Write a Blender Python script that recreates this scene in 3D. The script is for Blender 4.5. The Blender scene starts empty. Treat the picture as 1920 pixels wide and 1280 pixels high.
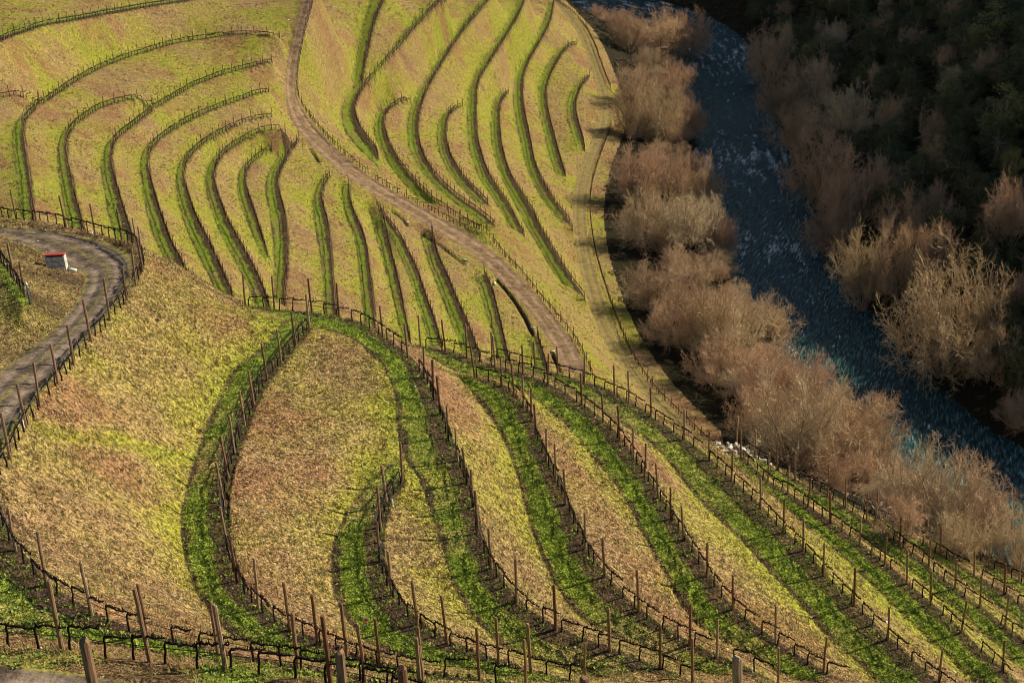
import bpy, bmesh, math, random
import numpy as np
from mathutils import Vector, Matrix
RNG = np.random.default_rng(7)
random.seed(7)
scene = bpy.context.scene
COL = scene.collection
# ------------------------------------------------------------------ camera
FPX, CX, CY = 2700.0, 960.0, 640.0            # focal length in photo pixels (1920 wide)
PITCH, ROLL = math.radians(22.9), math.radians(3.4)
EYE = 98.0                                    # camera height above the river
R0 = np.array([1., 0, 0]); U0 = np.array([0, math.sin(PITCH), math.cos(PITCH)])
FW = np.array([0, math.cos(PITCH), -math.sin(PITCH)])
RX = math.cos(ROLL)*R0 - math.sin(ROLL)*U0
UX = math.sin(ROLL)*R0 + math.cos(ROLL)*U0
cam = bpy.data.cameras.new('camera'); cam.sensor_width = 36.0
cam.lens = FPX/1920*36; cam.clip_start = 0.5; cam.clip_end = 5000
camo = bpy.data.objects.new('camera', cam); COL.objects.link(camo)
camo.matrix_world = Matrix(((RX[0], UX[0], -FW[0], 0), (RX[1], UX[1], -FW[1], 0),
                            (RX[2], UX[2], -FW[2], EYE), (0, 0, 0, 1)))
scene.camera = camo
# ------------------------------------------------------------------ sky and sun
SUN_EL, SUN_AZ = math.radians(33.5), math.radians(18)   # azimuth from +X towards +Y
SDIR = Vector((math.cos(SUN_EL)*math.cos(SUN_AZ), math.cos(SUN_EL)*math.sin(SUN_AZ), math.sin(SUN_EL)))
world = bpy.data.worlds.new('World'); scene.world = world; world.use_nodes = True
wn = world.node_tree.nodes; wl = world.node_tree.links
sky = wn.new('ShaderNodeTexSky'); sky.sky_type = 'NISHITA'; sky.sun_disc = False
sky.sun_elevation = SUN_EL; sky.sun_rotation = math.pi/2 - SUN_AZ
wl.new(sky.outputs[0], wn['Background'].inputs[0]); wn['Background'].inputs[1].default_value = 0.06
sun = bpy.data.lights.new('sun', 'SUN'); sun.energy = 5.0; sun.angle = math.radians(0.5)
sun.color = (1.0, 0.87, 0.68)
suno = bpy.data.objects.new('sun', sun); COL.objects.link(suno)
suno.rotation_euler = SDIR.to_track_quat('Z', 'Y').to_euler(); suno.location = (200, 100, 300)
vs = scene.view_settings
vs.view_transform = 'Standard'; vs.look = 'None'; vs.gamma = 1.0; vs.use_curve_mapping = False
vs.exposure = 0.48
cy = scene.cycles
cy.max_bounces = 4; cy.diffuse_bounces = 1; cy.glossy_bounces = 2; cy.transmission_bounces = 2; cy.transparent_max_bounces = 6
cy.use_adaptive_sampling = True; cy.adaptive_threshold = 0.03; cy.use_denoising = True; cy.filter_width = 1.0; cy.sample_clamp_direct = 6.0; cy.sample_clamp_indirect = 2.0

# ------------------------------------------------------------------ survey: image bearing + level -> place
def place(pts, z0, z1=None):
    """bearings (photo pixels) and a level below the camera -> plan positions"""
    p = np.array(pts, float)
    n = len(p)
    if z1 is None: z1 = z0
    if n > 1:
        d = np.r_[0, np.cumsum(np.hypot(*np.diff(p, axis=0).T))]; t = d/d[-1]
    else: t = np.zeros(1)
    z = z0 + (z1 - z0)*t
    if p.shape[1] > 2: z = p[:, 2]
    a = (p[:, 0]-CX)/FPX; b = -(p[:, 1]-CY)/FPX
    ray = FW[None] + a[:, None]*RX[None] + b[:, None]*UX[None]
    k = z/ray[:, 2]
    return np.c_[ray[:, 0]*k, ray[:, 1]*k, z + EYE]
def dens(P, step):
    P = np.asarray(P, float); out = []
    for i in range(len(P)-1):
        L = np.linalg.norm(P[i+1, :2]-P[i, :2]); m = max(1, int(math.ceil(L/step)))
        t = np.arange(m)/m
        out.append(P[i]*(1-t[:, None]) + P[i+1]*t[:, None])
    out.append(P[-1:]); return np.concatenate(out)
def smooth(P, it=2):
    P = np.asarray(P, float)
    for _ in range(it):      # Chaikin corner cutting keeps the ends
        Q = np.empty((2*len(P)-2, P.shape[1])); Q[0::2] = .75*P[:-1]+.25*P[1:]; Q[1::2] = .25*P[:-1]+.75*P[1:]
        P = np.concatenate([P[:1], Q, P[-1:]])
    return P
def offset(P, w):
    """plan offset to the left of travel"""
    T = np.gradient(P[:, :2], axis=0); T /= np.linalg.norm(T, axis=1)[:, None]+1e-9
    Q = P.copy(); Q[:, 0] += -T[:, 1]*w; Q[:, 1] += T[:, 0]*w
    return Q
# ------------------------------------------------------------------ vineyard rows: name -> (row line, toe line, level start, level end)
ROWS = {
 'A': ([(-60,402),(0,408),(30,412),(68,415),(125,423),(178,432),(230,447),(258,462),(270,482),(270,510),(240,563),(207,603),(172,642),(138,680),(112,720),(75,760),(47,798),(22,858),(-30,920)], None, -25.6, -21.6),
 'M': ([(-40,425),(0,470),(12,490),(35,525),(55,552)], [(-60,440),(-30,480),(0,512),(20,545),(40,580)], -22.6, -22.2),
 'D1': ([(-60,1202),(0,1208),(88,1218),(215,1231),(418,1257),(604,1283),(800,1325)], None, -19.3, -19.8),
 'D2': ([(-40,905),(0,965),(37,1029),(96,1094),(180,1149),(285,1186),(420,1220),(560,1248),(690,1270),(800,1300)], [(-70,1120),(-20,1185),(40,1197),(160,1205),(280,1222),(420,1247),(560,1270),(680,1292),(790,1320)], -22.6, -23.4),
 'B': ([(587,612),(537,680),(508,712),(485,757),(468,800),(450,849),(437,897),(429,950),(435,1017),(452,1085),(491,1135),(555,1179),(604,1202),(654,1224),(720,1246),(797,1263),(900,1273),(1000,1288)],
       [(540,596),(523,613),(510,633),(473,667),(430,697),(413,747),(393,780),(379,822),(360,875),(349,920),(337,969),(341,1032),(356,1081),(379,1119),(397,1149),(431,1187),(469,1208),(560,1240),(690,1262),(800,1290)], -27.5, -26.8),
 'C1': ([(763,903),(735,945),(722,990),(720,1049),(742,1111),(787,1167),(847,1203),(880,1217),(940,1235),(1000,1252),(1052,1266),(1110,1284)],
        [(748,862),(700,893),(655,950),(625,1010),(618,1075),(635,1145),(690,1215),(800,1250),(900,1263),(1000,1278)], -29.0, -28.9),
 'C2': ([(455,575),(520,577),(590,585),(608,587),(640,593),(677,602),(727,630),(774,667),(805,707),(822,747),(835,777),(848,820),(868,864),(885,905),(897,950),(905,999),(928,1062),(973,1122),(1048,1175),(1145,1210),(1243,1250),(1310,1284)],
        [(545,600),(600,612),(650,628),(700,660),(730,700),(742,750),(744,800),(750,850),(790,905),(805,950),(820,1000),(840,1070),(870,1140),(930,1203),(1000,1237),(1052,1255),(1120,1283)], -27.6, -31.2),
 'C3': ([(893,702),(915,709),(951,722),(972,741),(990,759),(1005,787),(1013,820),(1033,864),(1052,899),(1069,944),(1106,1029),(1142,1081),(1203,1143),(1294,1198),(1350,1224),(1398,1244),(1470,1284)],
        [(857,703),(885,735),(905,765),(937,800),(960,864),(975,912),(994,987),(1016,1047),(1042,1096),(1084,1157),(1150,1192),(1250,1235),(1330,1275)], -31.2, -33.6),
 'C4': ([(787,648),(836,656),(881,669),(930,685),(985,700),(1004,706),(1035,720),(1098,757),(1140,793),(1170,825),(1197,859),(1216,892),(1243,933),(1267,972),(1290,1008),(1333,1077),(1380,1141),(1462,1201),(1549,1257),(1600,1284)],
        [(800,665),(850,697),(893,704),(935,713),(974,729),(1010,752),(1047,784),(1066,800),(1121,867),(1155,912),(1185,957),(1219,1025),(1252,1081),(1301,1160),(1345,1195),(1420,1235),(1500,1283)], -31.0, -36.0),
 'C5': ([(919,667),(1004,690),(1050,702),(1101,715),(1156,739),(1184,752),(1226,779),(1290,822),(1335,860),(1380,900),(1432,950),(1477,999),(1513,1031),(1552,1077),(1611,1134),(1672,1197),(1765,1276),(1790,1300)],
        [(985,694),(1035,711),(1098,747),(1140,778),(1180,803),(1219,828),(1256,867),(1297,925),(1350,980),(1387,1010),(1425,1055),(1470,1100),(1519,1152),(1556,1194),(1642,1275),(1660,1295)], -34.0, -38.2),
 'C6': ([(1395,855),(1442,904),(1483,921),(1520,949),(1564,979),(1618,1018),(1667,1058),(1707,1091),(1754,1130),(1810,1183),(1885,1255),(1915,1284)],
        [(1360,858),(1400,893),(1447,931),(1500,976),(1545,1014),(1594,1059),(1650,1111),(1706,1164),(1762,1212),(1840,1284)], -39.2, -40.4),
 'C7': ([(1378,832),(1421,857),(1460,878),(1492,896),(1555,925),(1590,948),(1631,974),(1691,1018),(1746,1062),(1797,1103),(1844,1136),(1889,1173),(1950,1222)],
        [(1400,852),(1450,898),(1495,921),(1535,947),(1580,976),(1635,1015),(1684,1053),(1725,1084),(1775,1124),(1830,1172),(1925,1260)], -40.0, -41.8),
 'C8': ([(1640,962),(1665,975),(1705,1002),(1766,1039),(1830,1077),(1890,1114),(1960,1157)],
        [(1650,975),(1700,1010),(1760,1053),(1810,1089),(1860,1126),(1950,1195)], -42.2, -43.2),
 'C9': ([(1735,1000),(1775,1022),(1804,1036),(1857,1061),(1916,1088),(1970,1112)],
        [(1745,1010),(1790,1037),(1850,1072),(1950,1130)], -43.6, -44.6),
 'C10': ([(1850,1040),(1895,1060),(1970,1092)], None, -45.2, -45.8),
 # far hill, left of the road
 'U1': ([(-40,95),(0,80),(20,70),(50,60),(83,48),(133,40),(200,27),(267,15),(317,7),(367,0),(430,-12)], [(-40,68),(0,60),(30,50),(80,38),(133,30),(200,18),(267,7),(340,-5)], -42.5, -48.6),
 'L0': ([(-40,190),(0,185),(40,177),(72,171)], None, -49.6, -49.6),
 'L1': ([(527,62),(467,65),(400,70),(333,80),(283,95),(233,110),(183,130),(133,160),(93,187),(60,213),(47,230),(48,257),(53,293),(60,333),(63,367),(68,413),(76,450)],
        [(400,66),(333,75),(283,89),(233,104),(183,123),(133,151),(93,177),(60,203),(38,222),(23,243),(22,260),(26,290),(30,330),(35,370),(40,410),(46,450)], -52.6, -51.8),
 'L2': ([(288,177),(260,182),(217,193),(180,207),(147,230),(130,253),(127,273),(130,300),(137,333),(143,367),(153,400),(163,440),(172,470)],
        [(260,178),(217,187),(170,203),(135,232),(112,258),(107,275),(108,310),(112,345),(120,385),(130,430),(138,465)], -54.4, -54.4),
 'L3': ([(513,115),(467,127),(417,140),(367,160),(327,183),(283,210),(247,240),(223,257),(213,277),(212,303),(217,333),(227,367),(237,400),(250,440),(262,480)],
        [(467,121),(417,134),(367,152),(327,175),(283,200),(247,227),(225,245),(205,265),(192,287),(188,310),(192,340),(198,375),(205,410),(216,445),(228,485)], -56.8, -56.8),
 'L4': ([(507,168),(467,183),(417,200),(367,220),(327,243),(300,263),(283,283),(280,303),(283,327),(290,357),(300,390),(312,423),(325,460),(343,492),(360,525)],
        [(467,177),(417,194),(367,212),(327,234),(300,253),(275,275),(263,300),(262,330),(268,370),(277,410),(290,450),(312,492),(330,525)], -59.1, -59.1),
 'L5': ([(513,217,-62.0),(467,227,-61.7),(417,247,-61.4),(377,273,-61.4),(353,300,-61.4),(347,323,-61.4),(350,347,-61.4),(357,370,-61.4),(367,400,-61.4),(378,425,-61.4),(397,460,-61.4),(415,500,-61.4),(440,555,-61.4)],
        [(417,241),(370,268),(343,295),(330,322),(328,350),(335,385),(345,420),(362,460),(385,505),(410,560)], -61.4, -61.4),
 'L6': ([(537,238,-62.4),(500,243,-62.7),(467,257,-63.2),(430,280,-63.6),(410,303,-63.6),(403,327,-63.6),(407,353,-63.6),(417,383,-63.6),(430,417,-63.6),(447,447,-63.6),(470,487,-63.6),(490,527,-63.6),(508,575,-63.6)],
        [(537,236,-62.4),(500,240,-62.7),(467,252,-63.2),(430,270,-63.6),(402,290,-63.6),(388,312,-63.6),(382,340,-63.6),(388,370,-63.6),(400,405,-63.6),(413,440,-63.6),(435,480,-63.6),(462,530,-63.6),(480,575,-63.6)], -63.6, -63.6),
 'L7': ([(513,283),(493,290),(473,307),(463,323),(463,347),(470,373),(480,400),(488,427),(498,457),(506,480)],
        [(500,285),(470,300),(450,318),(443,345),(448,375),(458,405),(468,430),(485,465),(500,495)], -65.9, -66.6),
 'L8': ([(562,263),(547,290),(530,313),(523,337),(527,367),(537,400),(542,427),(543,480),(537,553),(537,590)],
        [(522,296),(500,328),(497,360),(505,400),(512,450),(515,500),(513,550),(512,590)], -67.0, -68.0),
 'L9': ([(620,330),(608,350),(605,375),(612,400),(620,427),(624,467),(627,520),(631,565),(634,600)],
        [(607,335),(593,350),(585,375),(588,405),(593,440),(600,480),(605,530),(607,565),(609,600)], -70.2, -70.2),
 'L10': ([(657,347),(658,375),(665,400),(683,437),(692,473),(697,517),(703,567),(706,615)],
         [(643,350),(639,370),(645,395),(657,425),(668,465),(674,510),(679,560),(684,610)], -71.7, -72.7),
 'L11': ([(722,415),(727,433),(733,463),(743,503),(753,543),(763,593),(772,645)],
         [(692,398),(703,440),(718,490),(730,540),(745,590),(758,640)], -74.6, -74.6),
 'L12': ([(707,387),(730,415),(750,440),(767,473),(787,513),(800,557),(817,600),(832,655)],
         [(715,410),(735,445),(748,475),(763,510),(780,560),(794,605),(810,660)], -73.9, -76.8),
 'L13': ([(812,433),(823,483),(843,523),(860,567),(877,603),(895,650),(905,680)],
         [(788,440),(798,480),(813,520),(832,570),(848,610),(868,665)], -76.9, -78.8),
 'L14': ([(912,517),(927,550),(937,590),(947,633),(960,690)],
         [(890,520),(900,550),(912,590),(926,635),(938,690)], -79.4, -80.8),
 'L15': ([(1010,630),(1023,673),(1032,710)], [(990,640),(1003,680),(1010,715)], -82.0, -82.3),
 # far hill, between the road and the river track
 'E0': ([(590,-12),(582,20),(575,43),(565,90),(560,117),(556,160),(561,185),(580,218),(610,253),(632,276),(660,303),(693,327),(730,351),(771,373),(830,404),(880,433)], None, -49.0, -77.6),
 'E1a': ([(727,-12),(717,10),(703,43),(693,87),(685,127),(680,157)], [(700,-12),(690,20),(673,77),(663,143),(660,157)], -68.0, -71.2),
 'E1': ([(838,-12),(827,0),(780,50),(740,100),(700,143),(677,173),(667,197),(667,213),(675,237),(690,260),(707,280),(712,296)],
        [(815,-5),(770,45),(727,103),(693,147),(660,163),(640,203),(638,220),(647,250),(663,270),(687,293),(712,317)], -70.6, -71.8),
 'E2': ([(772,185),(753,192),(733,203),(723,217),(723,240),(730,267),(743,293),(760,317),(780,340),(800,360),(823,383),(850,403),(880,420),(905,437)],
        [(745,190),(720,198),(703,217),(700,245),(708,275),(722,300),(740,325),(762,350),(790,374),(820,392)], -74.0, -77.7),
 'E3': ([(928,-12),(918,0),(880,43),(843,97),(813,147),(793,190),(785,230),(787,267),(797,297),(813,323),(837,350),(863,373),(893,392),(917,410),(930,424)],
        [(915,-12),(905,0),(865,45),(827,99),(797,150),(773,195),(762,230),(763,265),(772,290),(787,318),(810,345),(840,370),(870,395),(900,414)], -76.2, -77.4),
 'E3r': ([(860,402),(900,430),(921,441),(947,472),(961,489),(976,503),(992,523),(1007,545),(1022,563),(1036,578),(1052,600),(1067,615),(1079,633),(1089,651),(1100,672),(1115,705)], None, -77.8, -83.6),
 'E4': ([(870,197),(850,207),(840,223),(838,253),(843,287),(857,313),(873,337),(893,357),(917,382)],
        [(857,198),(835,207),(822,223),(818,253),(823,287),(835,313),(852,337),(872,360),(897,382)], -78.4, -78.6),
 'E5': ([(988,-12),(985,0),(977,23),(947,73),(913,127),(897,153),(895,187),(895,233),(898,267),(907,300),(920,333),(940,363),(960,393),(973,420),(985,445)],
        [(975,-12),(972,0),(962,25),(932,75),(899,122),(882,155),(876,187),(875,233),(877,267),(885,300),(897,333),(917,363),(940,397),(960,430)], -80.2, -81.6),
 'E6': ([(955,173),(940,190),(938,217),(940,257),(945,290),(957,327),(973,353),(990,380),(1003,400),(1010,420),(1030,453),(1050,487),(1073,523),(1098,558)],
        [(940,174),(925,190),(920,217),(920,257),(925,290),(937,327),(950,353),(965,385),(980,415),(1005,455),(1030,500),(1060,540)], -82.6, -87.6),
 'E7': ([(1040,0),(1038,15),(1033,43),(1017,73),(990,120),(982,143),(982,193),(988,227),(997,267),(1003,307),(1020,343),(1037,373),(1060,402),(1075,424)],
        [(1030,0),(1025,25),(1013,55),(997,85),(970,130),(962,160),(963,200),(968,235),(977,270),(985,310),(1000,345),(1020,380),(1045,410)], -84.8, -88.6),
 'E8': ([(1083,78),(1060,93),(1040,127),(1027,157),(1025,180),(1030,217),(1040,253),(1050,293),(1062,330)],
        [(1068,81),(1045,95),(1022,127),(1010,157),(1008,185),(1013,220),(1022,257),(1030,293),(1042,327)], -87.0, -89.6),
 'E9': ([(1107,143),(1090,163),(1082,187),(1080,207),(1087,237),(1098,272)],
        [(1093,147),(1075,165),(1063,190),(1060,210),(1067,240),(1080,272)], -89.0, -89.2),
 'T': ([(1020,-12),(1040,2),(1080,30),(1110,70),(1130,128),(1145,166)], None, -88.0, -91.0),
 'T2': ([(1146,240),(1130,280),(1110,340),(1105,400),(1115,470),(1135,540),(1160,610),(1190,680),(1230,735),(1280,782),(1330,832)], None, -91.6, -94.4),
}
# dirt roads as two edge lines each (bearing x, y, level)
ROADS = {
 'main': ([(572,-30,-47.5),(565,0,-49.5),(548,60,-53.7),(535,130,-59.2),(533,190,-63.0),(545,230,-65.6),(570,265,-67.2),(610,300,-69.2),(650,335,-70.9),(700,365,-72.9),(750,395,-74.8),(800,425,-76.3),(850,455,-77.6),(890,480,-78.6),(930,520,-79.8),(970,560,-80.7),(1005,600,-81.5),(1040,660,-82.8),(1058,700,-83.7)],
          [(596,-30,-47.5),(588,0,-49.5),(573,60,-53.9),(560,115,-58.3),(554,165,-62.0),(562,195,-64.3),(588,232,-66.5),(628,274,-68.4),(678,318,-71.0),(720,348,-72.9),(770,377,-74.7),(830,410,-76.6),(880,437,-77.9),(915,460,-78.6),(950,492,-79.5),(985,528,-80.4),(1020,568,-81.3),(1058,615,-82.3),(1088,660,-83.2),(1103,700,-83.9)]),
 'track': ([(1008,-20,-87.2),(1035,5,-87.8),(1070,40,-88.6),(1095,90,-89.6),(1112,140,-90.3),(1125,190,-90.8),(1118,240,-91.0),(1100,280,-91.2),(1080,330,-91.2),(1073,370,-91.2),(1072,430,-91.4),(1088,520,-91.9),(1112,600,-92.6),(1140,655,-93.0),(1180,715,-93.4),(1240,775,-93.9),(1290,820,-94.3)],
           [(1030,-20,-87.4),(1058,8,-88.0),(1096,50,-89.0),(1118,100,-90.0),(1135,150,-90.7),(1147,195,-91.1),(1143,240,-91.3),(1124,280,-91.4),(1104,340,-91.5),(1098,400,-91.5),(1104,460,-91.7),(1122,530,-92.2),(1145,595,-92.8),(1172,650,-93.2),(1212,710,-93.6),(1268,772,-94.2),(1310,815,-94.5)]),
 'hairpin': ([(-60,424,-25.2),(0,425,-25.1),(60,428,-25.0),(125,436,-24.9),(180,447,-24.7),(225,463,-24.5),(248,482,-24.3),(250,510,-24.0),(225,560,-23.6),(190,605,-23.2),(155,645,-22.9),(120,685,-22.7),(90,725,-22.4),(50,770,-22.1),(20,815,-21.9),(-20,870,-21.6)],
             [(-60,438,-25.0),(0,440,-25.0),(30,455,-24.8),(65,468,-24.7),(105,497,-24.4),(135,508,-24.3),(158,512,-24.2),(160,530,-24.0),(145,562,-23.7),(120,595,-23.4),(96,622,-23.2),(65,648,-23.0),(30,670,-22.8),(0,695,-22.6),(-40,725,-22.3),(-80,760,-22.0)]),
 'front': ([(-80,1240,-18.6),(0,1243,-18.6),(90,1250,-18.7),(200,1268,-18.8),(330,1292,-18.9),(500,1330,-19.0)],
           [(-80,1330,-18.3),(0,1340,-18.3),(100,1350,-18.4),(250,1370,-18.5),(400,1395,-18.6),(560,1430,-18.7)]),
}
WATER_L = [(1040,45),(1130,48),(1200,62),(1250,92),(1276,150),(1288,230),(1303,300),(1322,380),(1342,450),(1372,530),(1420,620),(1490,720),(1580,820),(1670,910),(1800,1010),(1960,1110),(2200,1250)]
WATER_R = [(1040,-42),(1200,-12),(1320,22),(1395,62),(1430,130),(1452,200),(1478,270),(1510,350),(1540,420),(1575,500),(1625,570),(1695,640),(1765,720),(1835,785),(1905,828),(2000,880),(2200,985)]
DITCH = [  # drainage ditches beside the main road: line, level
 ([(790,447),(815,460),(842,474),(868,487)], -77.7),
 ([(932,536),(952,553),(968,570),(982,588),(992,606),(998,615)], -80.8),
 ([(1034,664),(1040,676),(1050,694)], -83.0),
 ([(582,287),(590,292),(597,300)], -68.6),
 ([(735,401),(748,406),(762,415)], -74.9)]
# the right-hand rows and the track climb towards the top of the hill
CLIMB = {'E1a': 11, 'E1': 11, 'E3': 11, 'E5': 10.5, 'E7': 9, 'E8': 8, 'E9': 7, 'T': 7, 'track': 7}
def climb(k, pts, z0, z1):
    p = np.array(pts, float)
    if p.shape[1] == 2:
        d = np.r_[0, np.cumsum(np.hypot(*np.diff(p, axis=0).T))]; p = np.c_[p, z0+(z1-z0)*d/d[-1]]
    if k in CLIMB: p[:, 2] += CLIMB[k]*np.clip((235-p[:, 1])/235, 0, 1.1)**1.2
    return p
# ------------------------------------------------------------------ terrain: harmonic surface through the surveyed lines
RR = np.concatenate([np.geomspace(11, 24, 36)[:-1], np.geomspace(24, 600, 880), np.geomspace(600, 950, 22)[1:]])
TH = np.radians(np.concatenate([np.linspace(-36, -24.5, 26)[:-1], np.linspace(-24.5, 24.5, 800), np.linspace(24.5, 78, 80)[1:]]))
UU = np.log(RR); NR, NT = len(RR), len(TH)
GX = RR[:, None]*np.sin(TH)[None]; GY = RR[:, None]*np.cos(TH)[None]
def gidx(P):
    r = np.hypot(P[:, 0], P[:, 1]); t = np.arctan2(P[:, 0], P[:, 1])
    i = np.interp(np.log(np.maximum(r, 1)), UU, np.arange(NR), left=-9, right=-9)
    j = np.interp(t, TH, np.arange(NT), left=-9, right=-9)
    return i, j
CS = np.zeros((NR, NT)); CW = np.zeros((NR, NT))
def constrain(P, w=1.0, step=0.12):
    P = dens(P, step); i, j = gidx(P); m = (i >= 0) & (j >= 0)
    ii = np.rint(i[m]).astype(int); jj = np.rint(j[m]).astype(int)
    np.add.at(CS, (ii, jj), P[m, 2]*w); np.add.at(CW, (ii, jj), w)
EDGE, TOE = {}, {}
for k, (e, t, z0, z1) in ROWS.items():
    if k in ('E0', 'E3r'):      # roadside rows take the level of the road
        rd = np.array(ROADS['main'][1]); e = [(x, y, np.interp(y, rd[:, 1], rd[:, 2])+.05) for x, y in e]
    EDGE[k] = smooth(place(climb(k, e, z0, z1), 0))
    if k in ('E0', 'E3r'): continue
    if t is not None:
        TOE[k] = smooth(place(climb(k, t, z0, z1), 0))
        constrain(TOE[k])
    constrain(EDGE[k])
ROADP = {}
for k, (l, r) in ROADS.items():
    ROADP[k] = (smooth(place(climb(k, l, 0, 0), 0)), smooth(place(climb(k, r, 0, 0), 0)))
    for q in ROADP[k]: constrain(q)
WL = smooth(place(WATER_L, -98.0)); WR = smooth(place(WATER_R, -98.0))
constrain(WL); constrain(WR)
def shift(P, dx, dy, dz):
    Q = P.copy(); Q[:, 0] += dx; Q[:, 1] += dy; Q[:, 2] += dz; return Q
n = min(len(WL), len(WR))
mid = (WL[:n]+WR[:n])/2; mid[:, 2] -= 1.6; constrain(mid)
for f in (.15, .85):
    q = WL[:n]*(1-f)+WR[:n]*f; q[:, 2] -= 1.2; constrain(q)
# the wooded slope across the river; unseen ridge shaped to throw its shade
HS = 0.535
for s, dz in ((2, 1.4), (10, 5.2), (30, 18), (60, 39), (110, 74), (170, 118), (230, 160), (290, 176)):
    q = shift(WR, s*.955, s*.295, dz); q[:, 2] += dz*.11*np.clip((q[:, 1]-s*.295-238)/40, 0, 1); constrain(q)
# river bank on the vineyard side
ql = offset(WL, -5.0) ; ql[:, 2] += 1.6; constrain(ql)
# the backs of the near spur, out of sight
def back(P, w, dz): q = offset(P, w); q[:, 2] += dz; constrain(q)
def sub(k, a, b): return smooth(place(ROWS[k][0], ROWS[k][2], ROWS[k][3])[a:b])
for w, dz in ((3, -2.4), (9, -7.4), (20, -14)):
    back(sub('A', 0, 7), w, dz); back(sub('C2', 0, 6), w, dz); back(sub('C5', 1, 10), w, dz)
back(sub('C7', 1, 7), 3, -2.4); back(sub('C7', 1, 7), 9, -7.0); back(sub('C10', 0, 3), 3, -2.4); back(sub('C10', 0, 3), 9, -7.0)
def polar(l): return np.array([(r*math.sin(math.radians(t)), r*math.cos(math.radians(t)), z+EYE) for t, r, z in l])
constrain(polar([(-36, 118, -52), (-18, 128, -57), (-10, 138, -67), (-6.5, 142, -73), (-1, 150, -81), (2.7, 152, -87), (6.7, 152, -92), (8.5, 150, -95)]))
constrain(polar([(-36, 600, 30), (-15, 600, 10), (-6, 620, -20)])); constrain(polar([(-36, 330, -30), (-20, 330, -36), (-12, 352, -44), (-8.5, 372, -49)]))
constrain(polar([(-36, 11, -9.5), (0, 11, -9.5), (40, 11, -12)])); constrain(polar([(-36, 14.8, -11.4), (0, 15.2, -11.6), (24, 16, -12.6), (40, 17, -14)]))
constrain(polar([(26, 40, -34), (30, 60, -44), (40, 80, -70), (45, 95, -92), (48, 110, -97)]))
constrain(polar([(-36, 22.5, -18.0), (-10, 22.8, -18.3), (5, 23.5, -19), (20, 26, -22), (30, 30, -26)]))
def relax(Z, W, th, uu, n):
    hE = np.diff(th); hN = np.diff(uu)
    hW = np.r_[hE[:1], hE]; hE = np.r_[hE, hE[-1:]]; hS = np.r_[hN[:1], hN]; hN = np.r_[hN, hN[-1:]]
    aE = 2/(hE*(hE+hW)); aW = 2/(hW*(hE+hW)); aN = 2/(hN*(hN+hS)); aS = 2/(hS*(hN+hS))
    D = aE[None]+aW[None]+aN[:, None]+aS[:, None]
    aE, aW, aN, aS = aE[None]/D, aW[None]/D, aN[:, None]/D, aS[:, None]/D
    fixed = W > 0; Z0 = Z.copy()
    for _ in range(n):
        P = np.pad(Z, 1, mode='edge')
        Zn = aE*P[1:-1, 2:]; Zn += aW*P[1:-1, :-2]; Zn += aN*P[2:, 1:-1]; Zn += aS*P[:-2, 1:-1]
        np.copyto(Zn, Z0, where=fixed); Z = Zn
    return Z
def solve():
    Z = None
    for lev in (5, 4, 3, 2, 1, 0):
        s = 2**lev
        nr, nt = -(-NR//s), -(-NT//s)
        cs = np.zeros((nr*s, nt*s)); cw = np.zeros_like(cs); cs[:NR, :NT] = CS; cw[:NR, :NT] = CW
        cs = cs.reshape(nr, s, nt, s).sum((1, 3)); cw = cw.reshape(nr, s, nt, s).sum((1, 3))
        ic = np.minimum(np.arange(nr)*s+(s-1)/2, NR-1); jc = np.minimum(np.arange(nt)*s+(s-1)/2, NT-1)
        uu = np.interp(ic, np.arange(NR), UU)+np.arange(nr)*1e-9; th = np.interp(jc, np.arange(NT), TH)+np.arange(nt)*1e-9
        uu = np.maximum.accumulate(uu+np.arange(nr)*1e-7); th = np.maximum.accumulate(th+np.arange(nt)*1e-7)
        V = cs/np.maximum(cw, 1e-9)
        if Z is None: Z0 = np.full((nr, nt), V[cw > 0].mean())
        else:
            fi = np.clip((np.arange(nr)-.5)/2, 0, Z.shape[0]-1); fj = np.clip((np.arange(nt)-.5)/2, 0, Z.shape[1]-1)
            i0 = np.minimum(fi.astype(int), Z.shape[0]-2); j0 = np.minimum(fj.astype(int), Z.shape[1]-2)
            a = (fi-i0)[:, None]; b = (fj-j0)[None]
            Z0 = (Z[i0][:, j0]*(1-a)*(1-b)+Z[i0+1][:, j0]*a*(1-b)+Z[i0][:, j0+1]*(1-a)*b+Z[i0+1][:, j0+1]*a*b)
        Z0 = np.where(cw > 0, V, Z0)
        Z = relax(Z0, cw, th, uu, (600, 500, 400, 300, 160, 60)[5-lev])
    return Z
GZ = solve()
for _ in range(2):        # take the point off every peak that two lines make where they meet
    P = np.pad(GZ, 1, mode='edge'); GZ = .5*GZ+.125*(P[1:-1, 2:]+P[1:-1, :-2]+P[2:, 1:-1]+P[:-2, 1:-1])
P = np.pad(GZ, 2, mode='edge'); S = np.sort(np.stack([P[a:a+NR, b:b+NT] for a in range(0, 5, 2) for b in range(0, 5, 2)]), 0)
GZ = np.clip(GZ, S[2], S[6])
def height(x, y):
    P = np.c_[np.atleast_1d(x), np.atleast_1d(y)]; i, j = gidx(P)
    i = np.clip(i, 0, NR-1.001); j = np.clip(j, 0, NT-1.001); i0 = i.astype(int); j0 = j.astype(int); a = i-i0; b = j-j0
    return GZ[i0, j0]*(1-a)*(1-b)+GZ[i0+1, j0]*a*(1-b)+GZ[i0, j0+1]*(1-a)*b+GZ[i0+1, j0+1]*a*b
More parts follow.
